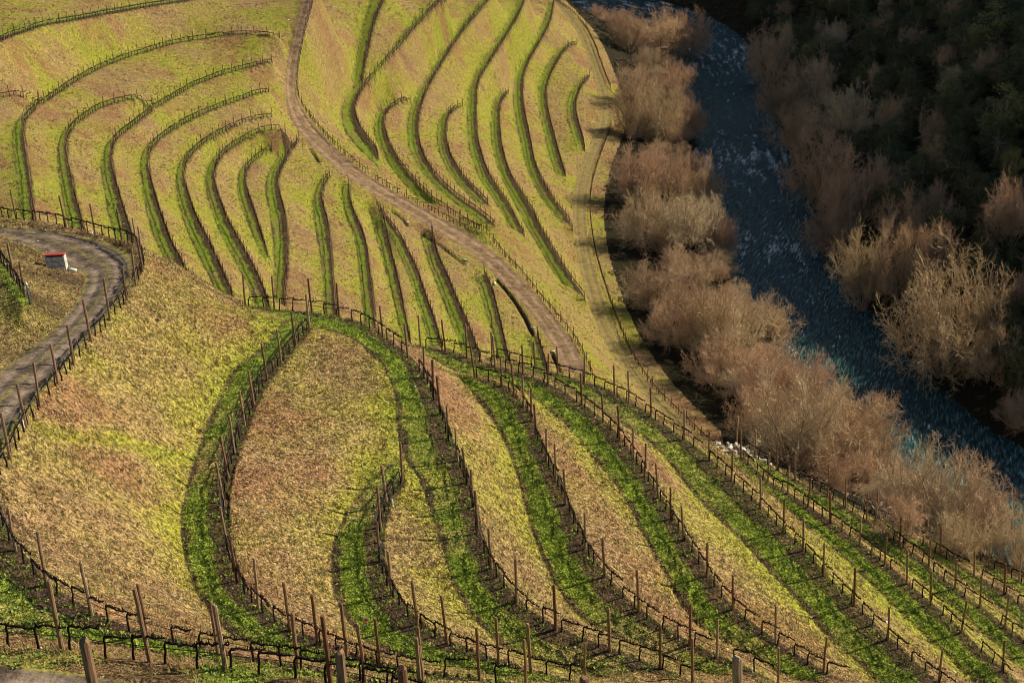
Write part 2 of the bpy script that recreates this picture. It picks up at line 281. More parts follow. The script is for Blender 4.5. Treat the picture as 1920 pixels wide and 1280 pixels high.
# ------------------------------------------------------------------ plan noise and masks
def vnoise(x, y, scale, seed=0):
    x = x/scale+seed*17.13; y = y/scale-seed*9.71
    xi = np.floor(x).astype(np.int64); yi = np.floor(y).astype(np.int64); fx = x-xi; fy = y-yi
    fx = fx*fx*(3-2*fx); fy = fy*fy*(3-2*fy)
    def h(a, b):
        v = (a*374761393+b*668265263+seed*1442695) & 0xffffffff
        v = ((v ^ (v >> 13))*1274126177) & 0xffffffff
        return ((v ^ (v >> 16)) & 0xffff)/65535.0
    return (h(xi, yi)*(1-fx)*(1-fy)+h(xi+1, yi)*fx*(1-fy)+h(xi, yi+1)*(1-fx)*fy+h(xi+1, yi+1)*fx*fy)-.5
def sstep(a, b, x): t = np.clip((x-a)/(b-a), 0, 1); return t*t*(3-2*t)
def inpoly(px, py, poly):
    ins = np.zeros(px.shape, bool); n = len(poly); j = n-1
    for i in range(n):
        x1, y1 = poly[i]; x2, y2 = poly[j]; j = i
        if y1 == y2: continue
        c = ((y1 > py) != (y2 > py)); 
        ins ^= c & (px < (x2-x1)*(py-y1)/(y2-y1)+x1)
    return ins
def polymask(poly):
    i, j = gidx(np.asarray(poly)); i = np.where(i < 0, NR-1 if np.hypot(*np.asarray(poly).T).max() > 900 else 0, i)
    i0, i1 = max(int(i.min())-1, 0), min(int(i.max())+2, NR); jj = np.where(j < 0, np.where(np.asarray(poly)[:, 0] > 0, NT-1, 0), j)
    j0, j1 = max(int(jj.min())-1, 0), min(int(jj.max())+2, NT)
    return (slice(i0, i1), slice(j0, j1)), inpoly(GX[i0:i1, j0:j1], GY[i0:i1, j0:j1], poly)
def ndist(px, py, line, step=.4):
    L = dens(line, step)[:, :2]; out = np.empty(len(px))
    for a in range(0, len(px), 4000):
        d = (px[a:a+4000, None]-L[None, :, 0])**2+(py[a:a+4000, None]-L[None, :, 1])**2
        out[a:a+4000] = np.sqrt(d.min(1))
    return out
GRASS = np.zeros((NR, NT)); SOIL_SHADE = np.zeros((NR, NT)); TERR = np.zeros((NR, NT)); ROADM = np.zeros((NR, NT)); RV = np.zeros((NR, NT))
for k in TOE:
    poly = np.concatenate([EDGE[k][:, :2], TOE[k][::-1, :2]])
    sl, m = polymask(poly)
    if not m.any(): continue
    x, y = GX[sl][m], GY[sl][m]
    de = ndist(x, y, EDGE[k]); dt = ndist(x, y, TOE[k]); t = dt/(dt+de+1e-6)
    tn = t + .16*vnoise(x, y, 1.1, 3)+.10*vnoise(x, y, .4, 4)
    lush = np.clip(.85+1.3*vnoise(x, y, 7, 5)+.9*vnoise(x, y, 1.6, 6), .12, 1)
    g = sstep(.09, .18, tn)*(1-sstep(.52, .64, tn))*lush
    s = np.clip(sstep(.50, .62, tn)+ (1-sstep(.06, .18, tn)), 0, 1)*(.9+.35*vnoise(x, y, .8, 8))  # bare soil; the wide strip by the vines also paints in their shadow
    A = GRASS[sl]; A[m] = np.maximum(A[m], g); A = SOIL_SHADE[sl]; A[m] = np.maximum(A[m], np.clip(s, 0, 1)); A = TERR[sl]; A[m] = 1
for k, (l, r) in ROADP.items():
    poly = np.concatenate([l[:, :2], r[::-1, :2]]); sl, m = polymask(poly)
    x, y = GX[sl][m], GY[sl][m]
    dl = ndist(x, y, l); dr = ndist(x, y, r)
    A = ROADM[sl]; A[m] = 1; A = RV[sl]; A[m] = dl/(dl+dr+1e-6)
GRASS[ROADM > 0] = 0; SOIL_SHADE[ROADM > 0] = 0
# soil lip just outside each row, so that the rows stand on a worn edge
poly = np.concatenate([WR[:, :2], [(900, 60), (900, 900), (-60, 900)]]); FOREST = inpoly(GX, GY, poly)
wlr = WL[::-1, :2]
trk = offset(ROADP['track'][1], 3.5)[:, :2]
nearb = np.concatenate([offset(sub('C5', 7, 9), 9)[:, :2], offset(sub('C7', 1, 8), 5)[:, :2], offset(sub('C10', 0, 3), 4)[:, :2], polar([(34, 62, 0), (46, 90, 0)])[:, :2]])
poly = np.concatenate([[(12, 560)], trk, nearb, wlr]); BANK = inpoly(GX, GY, poly) | inpoly(GX, GY, np.concatenate([offset(WL, -1)[:, :2], offset(WR, 1)[::-1, :2]]))
# moss grows on the foot of each bank
MOSS = np.zeros((NR, NT))
for k in TOE:
    T = dens(TOE[k], .12); Ed = dens(EDGE[k], .3)
    D = np.array([Ed[np.argmin(((Ed[:, :2]-q[:2])**2).sum(1)), :2] for q in T]); D = T[:, :2]-D; D /= np.hypot(*D.T)[:, None]+1e-6
    for w in np.arange(0, 1.6, .07):
        i, j = gidx(T[:, :2]+D*w); ok = (i >= 0) & (j >= 0); np.maximum.at(MOSS, (np.rint(i[ok]).astype(int), np.rint(j[ok]).astype(int)), 1-w/1.6)
for _ in range(3):
    P = np.pad(MOSS, 1, mode='edge'); MOSS = np.maximum(MOSS*.6, .2*(MOSS+P[1:-1, 2:]+P[1:-1, :-2]+P[2:, 1:-1]+P[:-2, 1:-1]))
def fbm(s0, seed, n=4, g=.5):
    a = np.zeros((NR, NT)); w = 1.0
    for o in range(n): a += w*vnoise(GX, GY, s0/2**o, seed+o); w *= g
    return a
# trodden soil inside the hairpin bend and under the front rows
hp = np.concatenate([ROADP['hairpin'][1][:, :2], place([(-120, 700), (-120, 440)], -22.6)[:, :2]])
sl, m = polymask(hp); A = SOIL_SHADE[sl]; A[m] = np.maximum(A[m], np.clip(.45+1.2*fbm(3, 71, 3)[sl][m], 0, .8))
fr = np.clip(1-(np.broadcast_to(RR[:, None], GX.shape)-27)/6, 0, 1)*(ROADM < .5)*(TERR < .5)
GRASS = np.maximum(GRASS, fr*np.clip(.25+2.2*fbm(2.2, 101, 3, .6), 0, .85)); SOIL_SHADE = np.maximum(SOIL_SHADE, fr*np.clip(.45+1.6*fbm(1.7, 105, 3, .6), 0, .9))
TONE = np.clip(.48+.07*sstep(130, 190, np.broadcast_to(RR[:, None], GX.shape))+.30*fbm(9, 81, 5, .75)+.22*(MOSS-.2), 0, 1); REDD = np.clip(.56+.8*fbm(6, 91, 5, .7)-.35*MOSS, 0, 1)
fr = np.clip(1-(np.broadcast_to(RR[:, None], GX.shape)-30)/14, 0, 1); REDD = np.clip(REDD+.18*fr, 0, 1)
for ln in ([(100, 885, -24.6), (160, 872, -25.0), (230, 855, -25.6), (300, 842, -26.1), (370, 830, -26.6)],):
    i, j = gidx(place(ln, 0)); P = place(ln, 0); x, y = GX.ravel(), GY.ravel()
    c = (np.abs(GX-P[:, 0].mean()) < 12) & (np.abs(GY-P[:, 1].mean()) < 12); d = ndist(GX[c], GY[c], P); TONE[c] += .22*np.exp(-(d/.5)**2); REDD[c] -= .3*np.exp(-(d/.6)**2)
# relief
relief = .17*vnoise(GX, GY, 1.7, 11)+.12*vnoise(GX, GY, .75, 12)+.075*vnoise(GX, GY, .28, 13)+.22*vnoise(GX, GY, 6, 14)
flat = np.maximum(TERR*.75, ROADM*.8)
DEM0 = GZ.copy()
GZ = GZ + relief*(1-flat)*np.where(FOREST | BANK, 2.0, 1.0)
GZ -= ROADM*.07*(np.exp(-((RV-.27)/.09)**2)+np.exp(-((RV-.73)/.09)**2))
for line, z in DITCH:
    P = smooth(place(line, z)); i, j = gidx(P)
    i0, i1, j0, j1 = int(i.min())-6, int(i.max())+7, int(j.min())-8, int(j.max())+9
    x, y = GX[i0:i1, j0:j1].ravel(), GY[i0:i1, j0:j1].ravel()
    d = ndist(x, y, P, .15).reshape(i1-i0, j1-j0)
    w = 1-sstep(.12, .42, d); GZ[i0:i1, j0:j1] -= .6*w
    SOIL_SHADE[i0:i1, j0:j1] = np.maximum(SOIL_SHADE[i0:i1, j0:j1], w); GRASS[i0:i1, j0:j1] *= 1-w
    ROADM[i0:i1, j0:j1] *= (w < .5)

# ------------------------------------------------------------------ materials
def new_mat(name, rough=.9, spec=.2):
    m = bpy.data.materials.new(name); m.use_nodes = True
    b = m.node_tree.nodes['Principled BSDF']; b.inputs['Roughness'].default_value = rough
    b.inputs['Specular IOR Level'].default_value = spec
    return m, m.node_tree.nodes, m.node_tree.links, b
class NT_:
    """small node-graph helper"""
    def __init__(s, m): s.n = m.node_tree.nodes; s.l = m.node_tree.links
    def pos(s): return s.n.new('ShaderNodeNewGeometry').outputs['Position']
    def noise(s, vec, scale, detail=4, rough=.55, dist=0):
        t = s.n.new('ShaderNodeTexNoise'); s.l.new(vec, t.inputs['Vector'])
        t.inputs['Scale'].default_value = scale; t.inputs['Detail'].default_value = detail
        t.inputs['Roughness'].default_value = rough; t.inputs['Distortion'].default_value = dist
        return t.outputs['Fac']
    def ramp(s, fac, stops, interp='LINEAR'):
        r = s.n.new('ShaderNodeValToRGB'); s.l.new(fac, r.inputs[0]); e = r.color_ramp.elements; r.color_ramp.interpolation = interp
        while len(e) < len(stops): e.new(0.5)
        for k, (p, c) in enumerate(stops):
            e[k].position = p; e[k].color = (*c, 1) if len(c) == 3 else c
        return r.outputs[0]
    def mix(s, fac, a, b, mode='MIX'):
        x = s.n.new('ShaderNodeMix'); x.data_type = 'RGBA'; x.blend_type = mode
        for sock, v in ((x.inputs[0], fac), (x.inputs[6], a), (x.inputs[7], b)):
            if hasattr(v, 'is_linked'): s.l.new(v, sock)
            elif isinstance(v, (int, float)): sock.default_value = v
            else: sock.default_value = (*v, 1)
        return x.outputs[2]
    def math(s, op, a, b=None):
        x = s.n.new('ShaderNodeMath'); x.operation = op
        for sock, v in ((x.inputs[0], a), (x.inputs[1], b)):
            if v is None: continue
            if hasattr(v, 'is_linked'): s.l.new(v, sock)
            else: sock.default_value = v
        return x.outputs[0]
    def attr(s, name):
        a = s.n.new('ShaderNodeAttribute'); a.attribute_name = name; return a
    def bump(s, h, strength, dist, normal=None):
        b = s.n.new('ShaderNodeBump'); s.l.new(h, b.inputs['Height']); b.inputs['Strength'].default_value = strength
        b.inputs['Distance'].default_value = dist
        if normal is not None: s.l.new(normal, b.inputs['Normal'])
        return b.outputs[0]
    def objrand(s): return s.n.new('ShaderNodeObjectInfo').outputs['Random']
    def scale(s, vec, v):
        m = s.n.new('ShaderNodeMapping'); s.l.new(vec, m.inputs[0]); m.inputs['Scale'].default_value = v; return m.outputs[0]
def ground_material():
    m, n, l, b = new_mat('vineyard_ground', .95, .1); q = NT_(m); p = q.pos()
    nw, ns, nx = q.noise(p, 1.3, 2, .7), q.noise(p, 5.5, 2, .75), q.noise(p, 15, 1, .8)
    st = n.new('ShaderNodeSeparateColor'); l.new(q.attr('tone').outputs['Color'], st.inputs[0])
    bank = q.ramp(st.outputs[0], [(.24, (.215, .138, .072)), (.38, (.255, .182, .078)), (.50, (.265, .212, .068)), (.60, (.255, .232, .044)), (.74, (.225, .245, .028))])
    fine = q.math('ADD', q.math('ADD', q.math('MULTIPLY', ns, .46), q.math('MULTIPLY', nx, .38)), q.math('MULTIPLY', nw, .16))
    var = q.ramp(fine, [(.40, (.22, .19, .16)), (.46, (.58, .54, .48)), (.50, (1.0, .98, .92)), (.545, (1.45, 1.42, 1.3)), (.61, (2.4, 2.3, 2.15))])
    red = q.ramp(st.outputs[1], [(.56, (0, 0, 0)), (.92, (1, 1, 1))])
    bank = q.mix(q.math('MULTIPLY', red, .7), bank, (.225, .118, .062))
    bank = q.mix(1.0, bank, var, 'MULTIPLY')
    fleck = q.ramp(q.noise(p, 8.5, 1, .5), [(.66, (0, 0, 0)), (.71, (1, 1, 1))]); bank = q.mix(q.math('MULTIPLY', fleck, .75), bank, (.58, .49, .36))
    sep = n.new('ShaderNodeSeparateColor'); l.new(q.attr('zone').outputs['Color'], sep.inputs[0])
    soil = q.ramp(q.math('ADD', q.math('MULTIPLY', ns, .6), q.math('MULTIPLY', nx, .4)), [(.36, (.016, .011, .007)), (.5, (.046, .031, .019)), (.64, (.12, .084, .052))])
    grass = q.ramp(q.math('ADD', q.math('MULTIPLY', ns, .5), q.math('MULTIPLY', nx, .5)), [(.38, (.09, .11, .018)), (.46, (.17, .24, .022)), (.54, (.27, .37, .03)), (.62, (.42, .48, .06))])
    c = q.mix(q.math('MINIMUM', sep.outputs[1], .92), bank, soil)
    c = q.mix(sep.outputs[0], c, grass)
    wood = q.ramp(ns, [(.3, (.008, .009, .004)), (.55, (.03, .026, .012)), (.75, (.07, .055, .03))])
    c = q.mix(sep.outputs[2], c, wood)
    l.new(c, b.inputs['Base Color'])
    h = q.math('ADD', q.math('MULTIPLY', q.noise(p, 5, 1, .7), .5), q.math('MULTIPLY', q.noise(p, 12, 2, .8), .5))
    l.new(q.bump(h, 1.0, .30), b.inputs['Normal'])
    return m
def road_material(name, stops):
    m, n, l, b = new_mat(name, .95, .1); q = NT_(m); p = q.pos()
    nm, ns, nx = q.noise(p, .9, 3, .65), q.noise(p, 5, 3, .7), q.noise(p, 22, 1, .7)
    base = q.ramp(q.math('ADD', q.math('MULTIPLY', nm, .5), q.math('MULTIPLY', ns, .5)), stops)
    sep = n.new('ShaderNodeSeparateColor'); l.new(q.attr('zone').outputs['Color'], sep.inputs[0])   # R: cross position, G: greenness
    rv = sep.outputs[0]
    e = q.ramp(rv, [(.0, (1, 1, 1)), (.05, (.8, .8, .8)), (.13, (0, 0, 0)), (.42, (0, 0, 0)), (.5, (.55, .55, .55)), (.58, (0, 0, 0)), (.87, (0, 0, 0)), (.95, (.8, .8, .8)), (1, (1, 1, 1))])
    g = q.math('MULTIPLY', e, q.ramp(q.math('ADD', q.math('MULTIPLY', nm, .6), q.math('MULTIPLY', ns, .4)), [(.40, (0, 0, 0)), (.54, (1, 1, 1))]))
    g = q.math('MINIMUM', q.math('ADD', g, q.math('MULTIPLY', sep.outputs[1], q.ramp(nm, [(.35, (.2, .2, .2)), (.6, (1, 1, 1))]))), .95)
    rut = q.ramp(rv, [(.12, (.8, .8, .8)), (.27, (1.22, 1.2, 1.18)), (.42, (.78, .78, .78)), (.58, (.78, .78, .78)), (.73, (1.22, 1.2, 1.18)), (.88, (.8, .8, .8))]); base = q.mix(1.0, base, rut, 'MULTIPLY')
    gc = q.ramp(ns, [(.3, (.09, .075, .015)), (.5, (.23, .22, .03)), (.7, (.36, .33, .05))])
    l.new(q.mix(g, base, gc), b.inputs['Base Color'])
    l.new(q.bump(q.math('ADD', q.math('MULTIPLY', ns, .7), q.math('MULTIPLY', nx, .3)), .7, .07), b.inputs['Normal'])
    return m
M_GROUND = ground_material(); M_ROAD = road_material('packed_earth', [(.37, (.10, .062, .038)), (.5, (.22, .143, .088)), (.63, (.35, .25, .16))]); M_ROADG = road_material('grey_earth', [(.38, (.06, .044, .031)), (.5, (.155, .118, .085)), (.62, (.27, .215, .16))])

# ------------------------------------------------------------------ terrain sheets
def sheet(name, facemask, col, mat):
    f = np.flatnonzero(facemask.ravel()); nt = NT-1
    fi, fj = f//nt, f % nt
    quad = np.stack([fi*NT+fj, fi*NT+fj+1, (fi+1)*NT+fj+1, (fi+1)*NT+fj], 1)[:, ::-1]
    used, inv = np.unique(quad, return_inverse=True); inv = inv.reshape(-1)
    co = np.stack([GX.ravel()[used], GY.ravel()[used], GZ.ravel()[used]], 1)
    me = bpy.data.meshes.new(name)
    me.vertices.add(len(used)); me.vertices.foreach_set('co', co.astype(np.float32).ravel())
    me.loops.add(len(inv)); me.loops.foreach_set('vertex_index', inv.astype(np.int32))
    me.polygons.add(len(f)); me.polygons.foreach_set('loop_start', np.arange(0, len(inv), 4, dtype=np.int32))
    me.update(calc_edges=True); me.shade_smooth()
    ca = me.attributes.new('zone', 'FLOAT_COLOR', 'POINT')
    c = np.ones((len(used), 4), np.float32); c[:, :3] = np.stack([a.ravel()[used] for a in col], 1)
    ca.data.foreach_set('color', c.ravel()); me.materials.append(mat)
    ca = me.attributes.new('tone', 'FLOAT_COLOR', 'POINT'); c[:, :2] = np.stack([TONE.ravel()[used], REDD.ravel()[used]], 1); ca.data.foreach_set('color', c.ravel())
    o = bpy.data.objects.new(name, me); COL.objects.link(o); o['kind'] = 'structure'
    return o
def fmean(a): a = a.astype(float); return (a[:-1, :-1]+a[1:, :-1]+a[:-1, 1:]+a[1:, 1:])/4
froad = fmean(ROADM) > .5
fforest = (fmean(FOREST) > .5) & ~froad
fbank = (fmean(BANK) > .5) & ~froad & ~fforest
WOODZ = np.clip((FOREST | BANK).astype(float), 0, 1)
TRACKG = np.zeros((NR, NT))
sl, mm = polymask(np.concatenate([ROADP['track'][0][:, :2], ROADP['track'][1][::-1, :2]])); TRACKG[sl][mm] = .5
o = sheet('vineyard_hillside', ~froad & ~fforest & ~fbank, (GRASS, SOIL_SHADE, WOODZ*0), M_GROUND); o['label'] = 'terraced hillside of straw and moss banks with green strips'
sheet('river_bank', fbank, (GRASS*0, SOIL_SHADE*0, WOODZ), M_GROUND)['label'] = 'dark leafy bank between the river track and the water'
sheet('wooded_slope', fforest, (GRASS*0, SOIL_SHADE*0, WOODZ), M_GROUND)['label'] = 'shaded wooded slope across the river'
ri, rj = np.meshgrid(np.arange(NR-1), np.arange(NT-1), indexing='ij')
rr = RR[ri]; tt = TH[rj]
sheet('dirt_road', froad & (rr > 150) & (fmean(TRACKG) < .3), (RV, TRACKG*0, RV*0), M_ROAD)['label'] = 'pale dirt road winding down the far terraced hill'
sheet('grassy_track', froad & (rr > 150) & (fmean(TRACKG) >= .3), (RV, TRACKG, RV*0), M_ROAD)['label'] = 'grassy track along the foot of the vineyard by the river'
sheet('hairpin_road', froad & (rr <= 150) & (rr > 36), (RV, TRACKG*0, RV*0), M_ROADG)['label'] = 'dirt road turning a hairpin bend on the near spur'
if (froad & (rr <= 36)).any(): sheet('front_road', froad & (rr <= 36), (RV, TRACKG*0, RV*0), M_ROADG)['label'] = 'dirt road at the bottom left corner'
# ------------------------------------------------------------------ mesh helpers
class MB:
    """collects tubes, boxes and sheets into one mesh"""
    def __init__(s): s.v = []; s.f = []; s.n = 0
    def add(s, v, f):
        s.v.append(np.asarray(v, float).reshape(-1, 3)); s.f += [tuple(int(i)+s.n for i in q) for q in f]; s.n += len(s.v[-1])
    def tube(s, P, R, k=5, cap=True, twist=0.0):
        P = np.asarray(P, float); n = len(P); R = np.broadcast_to(np.asarray(R, float), (n,))
        T = np.gradient(P, axis=0); T /= np.linalg.norm(T, axis=1)[:, None]+1e-12
        ref = np.array([0, 0, 1.]) if abs(T[0, 2]) < .9 else np.array([1., 0, 0])
        A = np.cross(T, ref); A /= np.linalg.norm(A, axis=1)[:, None]+1e-9; B = np.cross(T, A)
        an = np.arange(k)*2*math.pi/k+twist
        V = P[:, None]+R[:, None, None]*(A[:, None]*np.cos(an)[None, :, None]+B[:, None]*np.sin(an)[None, :, None])
        f = [(i*k+j, i*k+(j+1) % k, (i+1)*k+(j+1) % k, (i+1)*k+j) for i in range(n-1) for j in range(k)]
        if cap: f += [tuple(range(k))[::-1], tuple((n-1)*k+j for j in range(k))]
        s.add(V.reshape(-1, 3), f)
    def box(s, c, d, rot=0.0, bev=0.0):
        x, y, z = np.array(d)/2.0; b = min(bev, x*.45, y*.45, z*.45)
        if b <= 0:
            V = np.array([(i*x, j*y, k*z) for k in (-1, 1) for j in (-1, 1) for i in (-1, 1)])
            F = [(0, 2, 3, 1), (4, 5, 7, 6), (0, 1, 5, 4), (2, 6, 7, 3), (0, 4, 6, 2), (1, 3, 7, 5)]
        else:
            bm = bmesh.new(); bmesh.ops.create_cube(bm, size=1.0)
            for v in bm.verts: v.co = Vector((v.co.x*2*x, v.co.y*2*y, v.co.z*2*z))
            bmesh.ops.bevel(bm, geom=bm.edges[:], offset=b, segments=1, affect='EDGES')
            bm.verts.index_update(); V = np.array([v.co[:] for v in bm.verts]); F = [tuple(v.index for v in f.verts) for f in bm.faces]; bm.free()
        c_, s_ = math.cos(rot), math.sin(rot)
        V = np.c_[V[:, 0]*c_-V[:, 1]*s_, V[:, 0]*s_+V[:, 1]*c_, V[:, 2]]+np.asarray(c)
        s.add(V, F)
    def mesh(s, name, mat=None, smooth_=False):
        me = bpy.data.meshes.new(name); me.from_pydata(np.concatenate(s.v).tolist(), [], s.f); me.update()
        if smooth_: me.shade_smooth()
        if mat: me.materials.append(mat)
        return me
def link(name, me, parent=None, loc=(0, 0, 0), rot=(0, 0, 0), scl=(1, 1, 1)):
    o = bpy.data.objects.new(name, me); COL.objects.link(o)
    o.location = loc; o.rotation_euler = rot; o.scale = scl
    if parent is not None: o.parent = parent
    return o
def tag(o, label, cat, group=None):
    o['label'] = label; o['category'] = cat
    if group: o['group'] = group
    return o
def empty(name, loc, label, cat, group=None):
    o = bpy.data.objects.new(name, None); COL.objects.link(o); o.location = loc; o.empty_display_size = .3
    return tag(o, label, cat, group)

# ------------------------------------------------------------------ trellis materials
def post_material():
    m, n, l, b = new_mat('weathered_post', .85, .2); q = NT_(m); tc = n.new('ShaderNodeTexCoord').outputs['Object']
    c = q.ramp(q.objrand(), [(0, (.20, .125, .075)), (.35, (.30, .20, .125)), (.6, (.15, .075, .04)), (1, (.36, .27, .18))])
    g = q.noise(q.scale(tc, (14, 14, 1.6)), 3, 3, .6)
    c = q.mix(1.0, c, q.ramp(g, [(.3, (.5, .46, .42)), (.6, (1.15, 1.1, 1.0))]), 'MULTIPLY')
    l.new(c, b.inputs['Base Color']); l.new(q.bump(g, .5, .01), b.inputs['Normal']); return m
def flat_material(name, col, rough=.8, spec=.2, var=.35, scale=30):
    m, n, l, b = new_mat(name, rough, spec); q = NT_(m); tc = n.new('ShaderNodeTexCoord').outputs['Object']
    g = q.noise(tc, scale, 2, .6)
    c = q.mix(1.0, col, q.ramp(g, [(.3, (1-var,)*3), (.7, (1+var*.6,)*3)]), 'MULTIPLY')
    l.new(c, b.inputs['Base Color']); l.new(q.bump(g, .4, .01), b.inputs['Normal']); return m
M_POST = post_material()
M_VINE = flat_material('vine_bark', (.022, .015, .012), .9, .1, .5, 40)
M_HOSE = flat_material('black_hose', (.012, .012, .012), .5, .4, .2)
M_WIRE = flat_material('galvanised_wire', (.16, .15, .14), .6, .4, .2)
def post_mesh(seed, h, r):
    rg = np.random.default_rng(seed); b = MB()
    z = np.array([-.25, 0, .4, .9, 1.4, h-.02, h]); P = np.c_[rg.normal(0, .006, 7), rg.normal(0, .006, 7), z]
    b.tube(P, r*np.array([1.05, 1.08, 1.0, .99, .96, .95, .82]), 8); return b.mesh('post', M_POST, False)
POSTS = [post_mesh(i, h, r) for i, (h, r) in enumerate(((1.78, .052), (1.88, .055), (1.70, .048), (1.83, .060)))]
THICK = post_mesh(9, 2.0, .066)
def vine_mesh(seed):
    rg = np.random.default_rng(100+seed); b = MB(); L = rg.uniform(.66, .90); hz = rg.uniform(.56, .66)
    kx = rg.uniform(-.06, .05)
    P = np.array([(kx, 0, -.08), (kx+rg.normal(0, .015), rg.normal(0, .02), .18), (rg.normal(-.01, .02), rg.normal(0, .02), .38), (.0, 0, hz-.06), (.05, 0, hz)])
    b.tube(smooth(P, 1), np.interp(np.linspace(0, 1, 10), [0, .6, 1], [.036, .027, .031]), 6)
    xs = np.linspace(.03, L, 9); Q = np.c_[xs, rg.normal(0, .018, 9), hz+rg.normal(0, .020, 9)+.01]
    b.tube(Q, np.linspace(.031, .017, 9)*rg.uniform(.7, 1.5, 9), 6)
    for x in np.arange(.05, L, .075):
        x += rg.normal(0, .015); a = rg.normal(0, .35); h = rg.uniform(.06, .13)
        b.tube([(x, 0, hz), (x+a*.04, rg.normal(0, .02), hz+h*.5), (x+a*.09, rg.normal(0, .035), hz+h)], [.024, .016, .009], 4)
        if rg.random() < .3: b.tube([(x, 0, hz+.03), (x+rg.normal(0, .06), rg.normal(0, .06), hz+rg.uniform(.1, .3))], [.007, .003], 3)
    return b.mesh('grapevine', M_VINE, False)
VINES = [vine_mesh(i) for i in range(8)]
ROWTXT = {
 'A': 'edging the hairpin dirt road', 'M': 'on the mound inside the hairpin bend', 'D1': 'nearest the viewer, beside the front road',
 'D2': 'above the broad bank at lower left', 'B': 'on the S-shaped terrace at left centre', 'C1': 'on the short hooked terrace, lower centre',
 'C2': 'rounding the nose of the near spur', 'C3': 'starting at the leaning pale end post', 'C4': 'second outside the spur nose, sweeping lower right',
 'C5': 'from the far road end to bottom right', 'C6': 'just inside the stone-edged row', 'C7': 'along the white stone edging',
 'C8': 'third from outermost at the right edge', 'C9': 'second from outermost at the right edge', 'C10': 'outermost at the right edge',
 'U1': 'highest on the far hill, top left corner', 'L0': 'short stub at the left edge of the far hill', 'L1': 'longest on the far left hill',
 'L2': 'second on the far left hill, ending short', 'L3': 'third from the left on the far hill', 'L4': 'fourth from the left on the far hill', 'L5': 'fifth from the left on the far hill',
 'L6': 'sixth from the left, ending at the road bend', 'L7': 'short curve running into the wide green terrace', 'L8': 'on the wide green terrace under the road bend',
 'L9': 'first straight one below the road bend', 'L10': 'second straight one below the road bend', 'L11': 'third straight one below the road bend', 'L12': 'fourth below the road bend, from a ditch',
 'L13': 'fifth below the road bend, by the drain stone', 'L14': 'on the short bright terrace by the curved ditch', 'L15': 'tiny one at the lower end of the far road',
 'E0': 'lining the upper dirt road on its right', 'E1a': 'short one on the dark strip right of the road', 'E1': 'first long one right of the upper road', 'E2': 'hooked one next to the road curve',
 'E3': 'long one from top edge to mid road', 'E3r': 'lining the lower dirt road on its right', 'E4': 'hooked one amid the right-hand group', 'E5': 'long one through the right-hand group',
 'E6': 'long one reaching down to the grassy track', 'E7': 'long one from the top of the grassy track', 'E8': 'second in from the grassy river track', 'E9': 'short crescent beside the grassy river track',
 'T': 'along the upper grassy track above the river', 'T2': 'along the lower grassy track above the river'}
NEAR = {'A', 'M', 'D1', 'D2', 'B', 'C1', 'C2', 'C3', 'C4', 'C5', 'C6', 'C7', 'C8', 'C9', 'C10'}
def along(P, s):
    d = np.r_[0, np.cumsum(np.hypot(*np.diff(P[:, :2], axis=0).T))]
    return np.c_[np.interp(s, d, P[:, 0]), np.interp(s, d, P[:, 1])], d[-1]
vine_pts = []
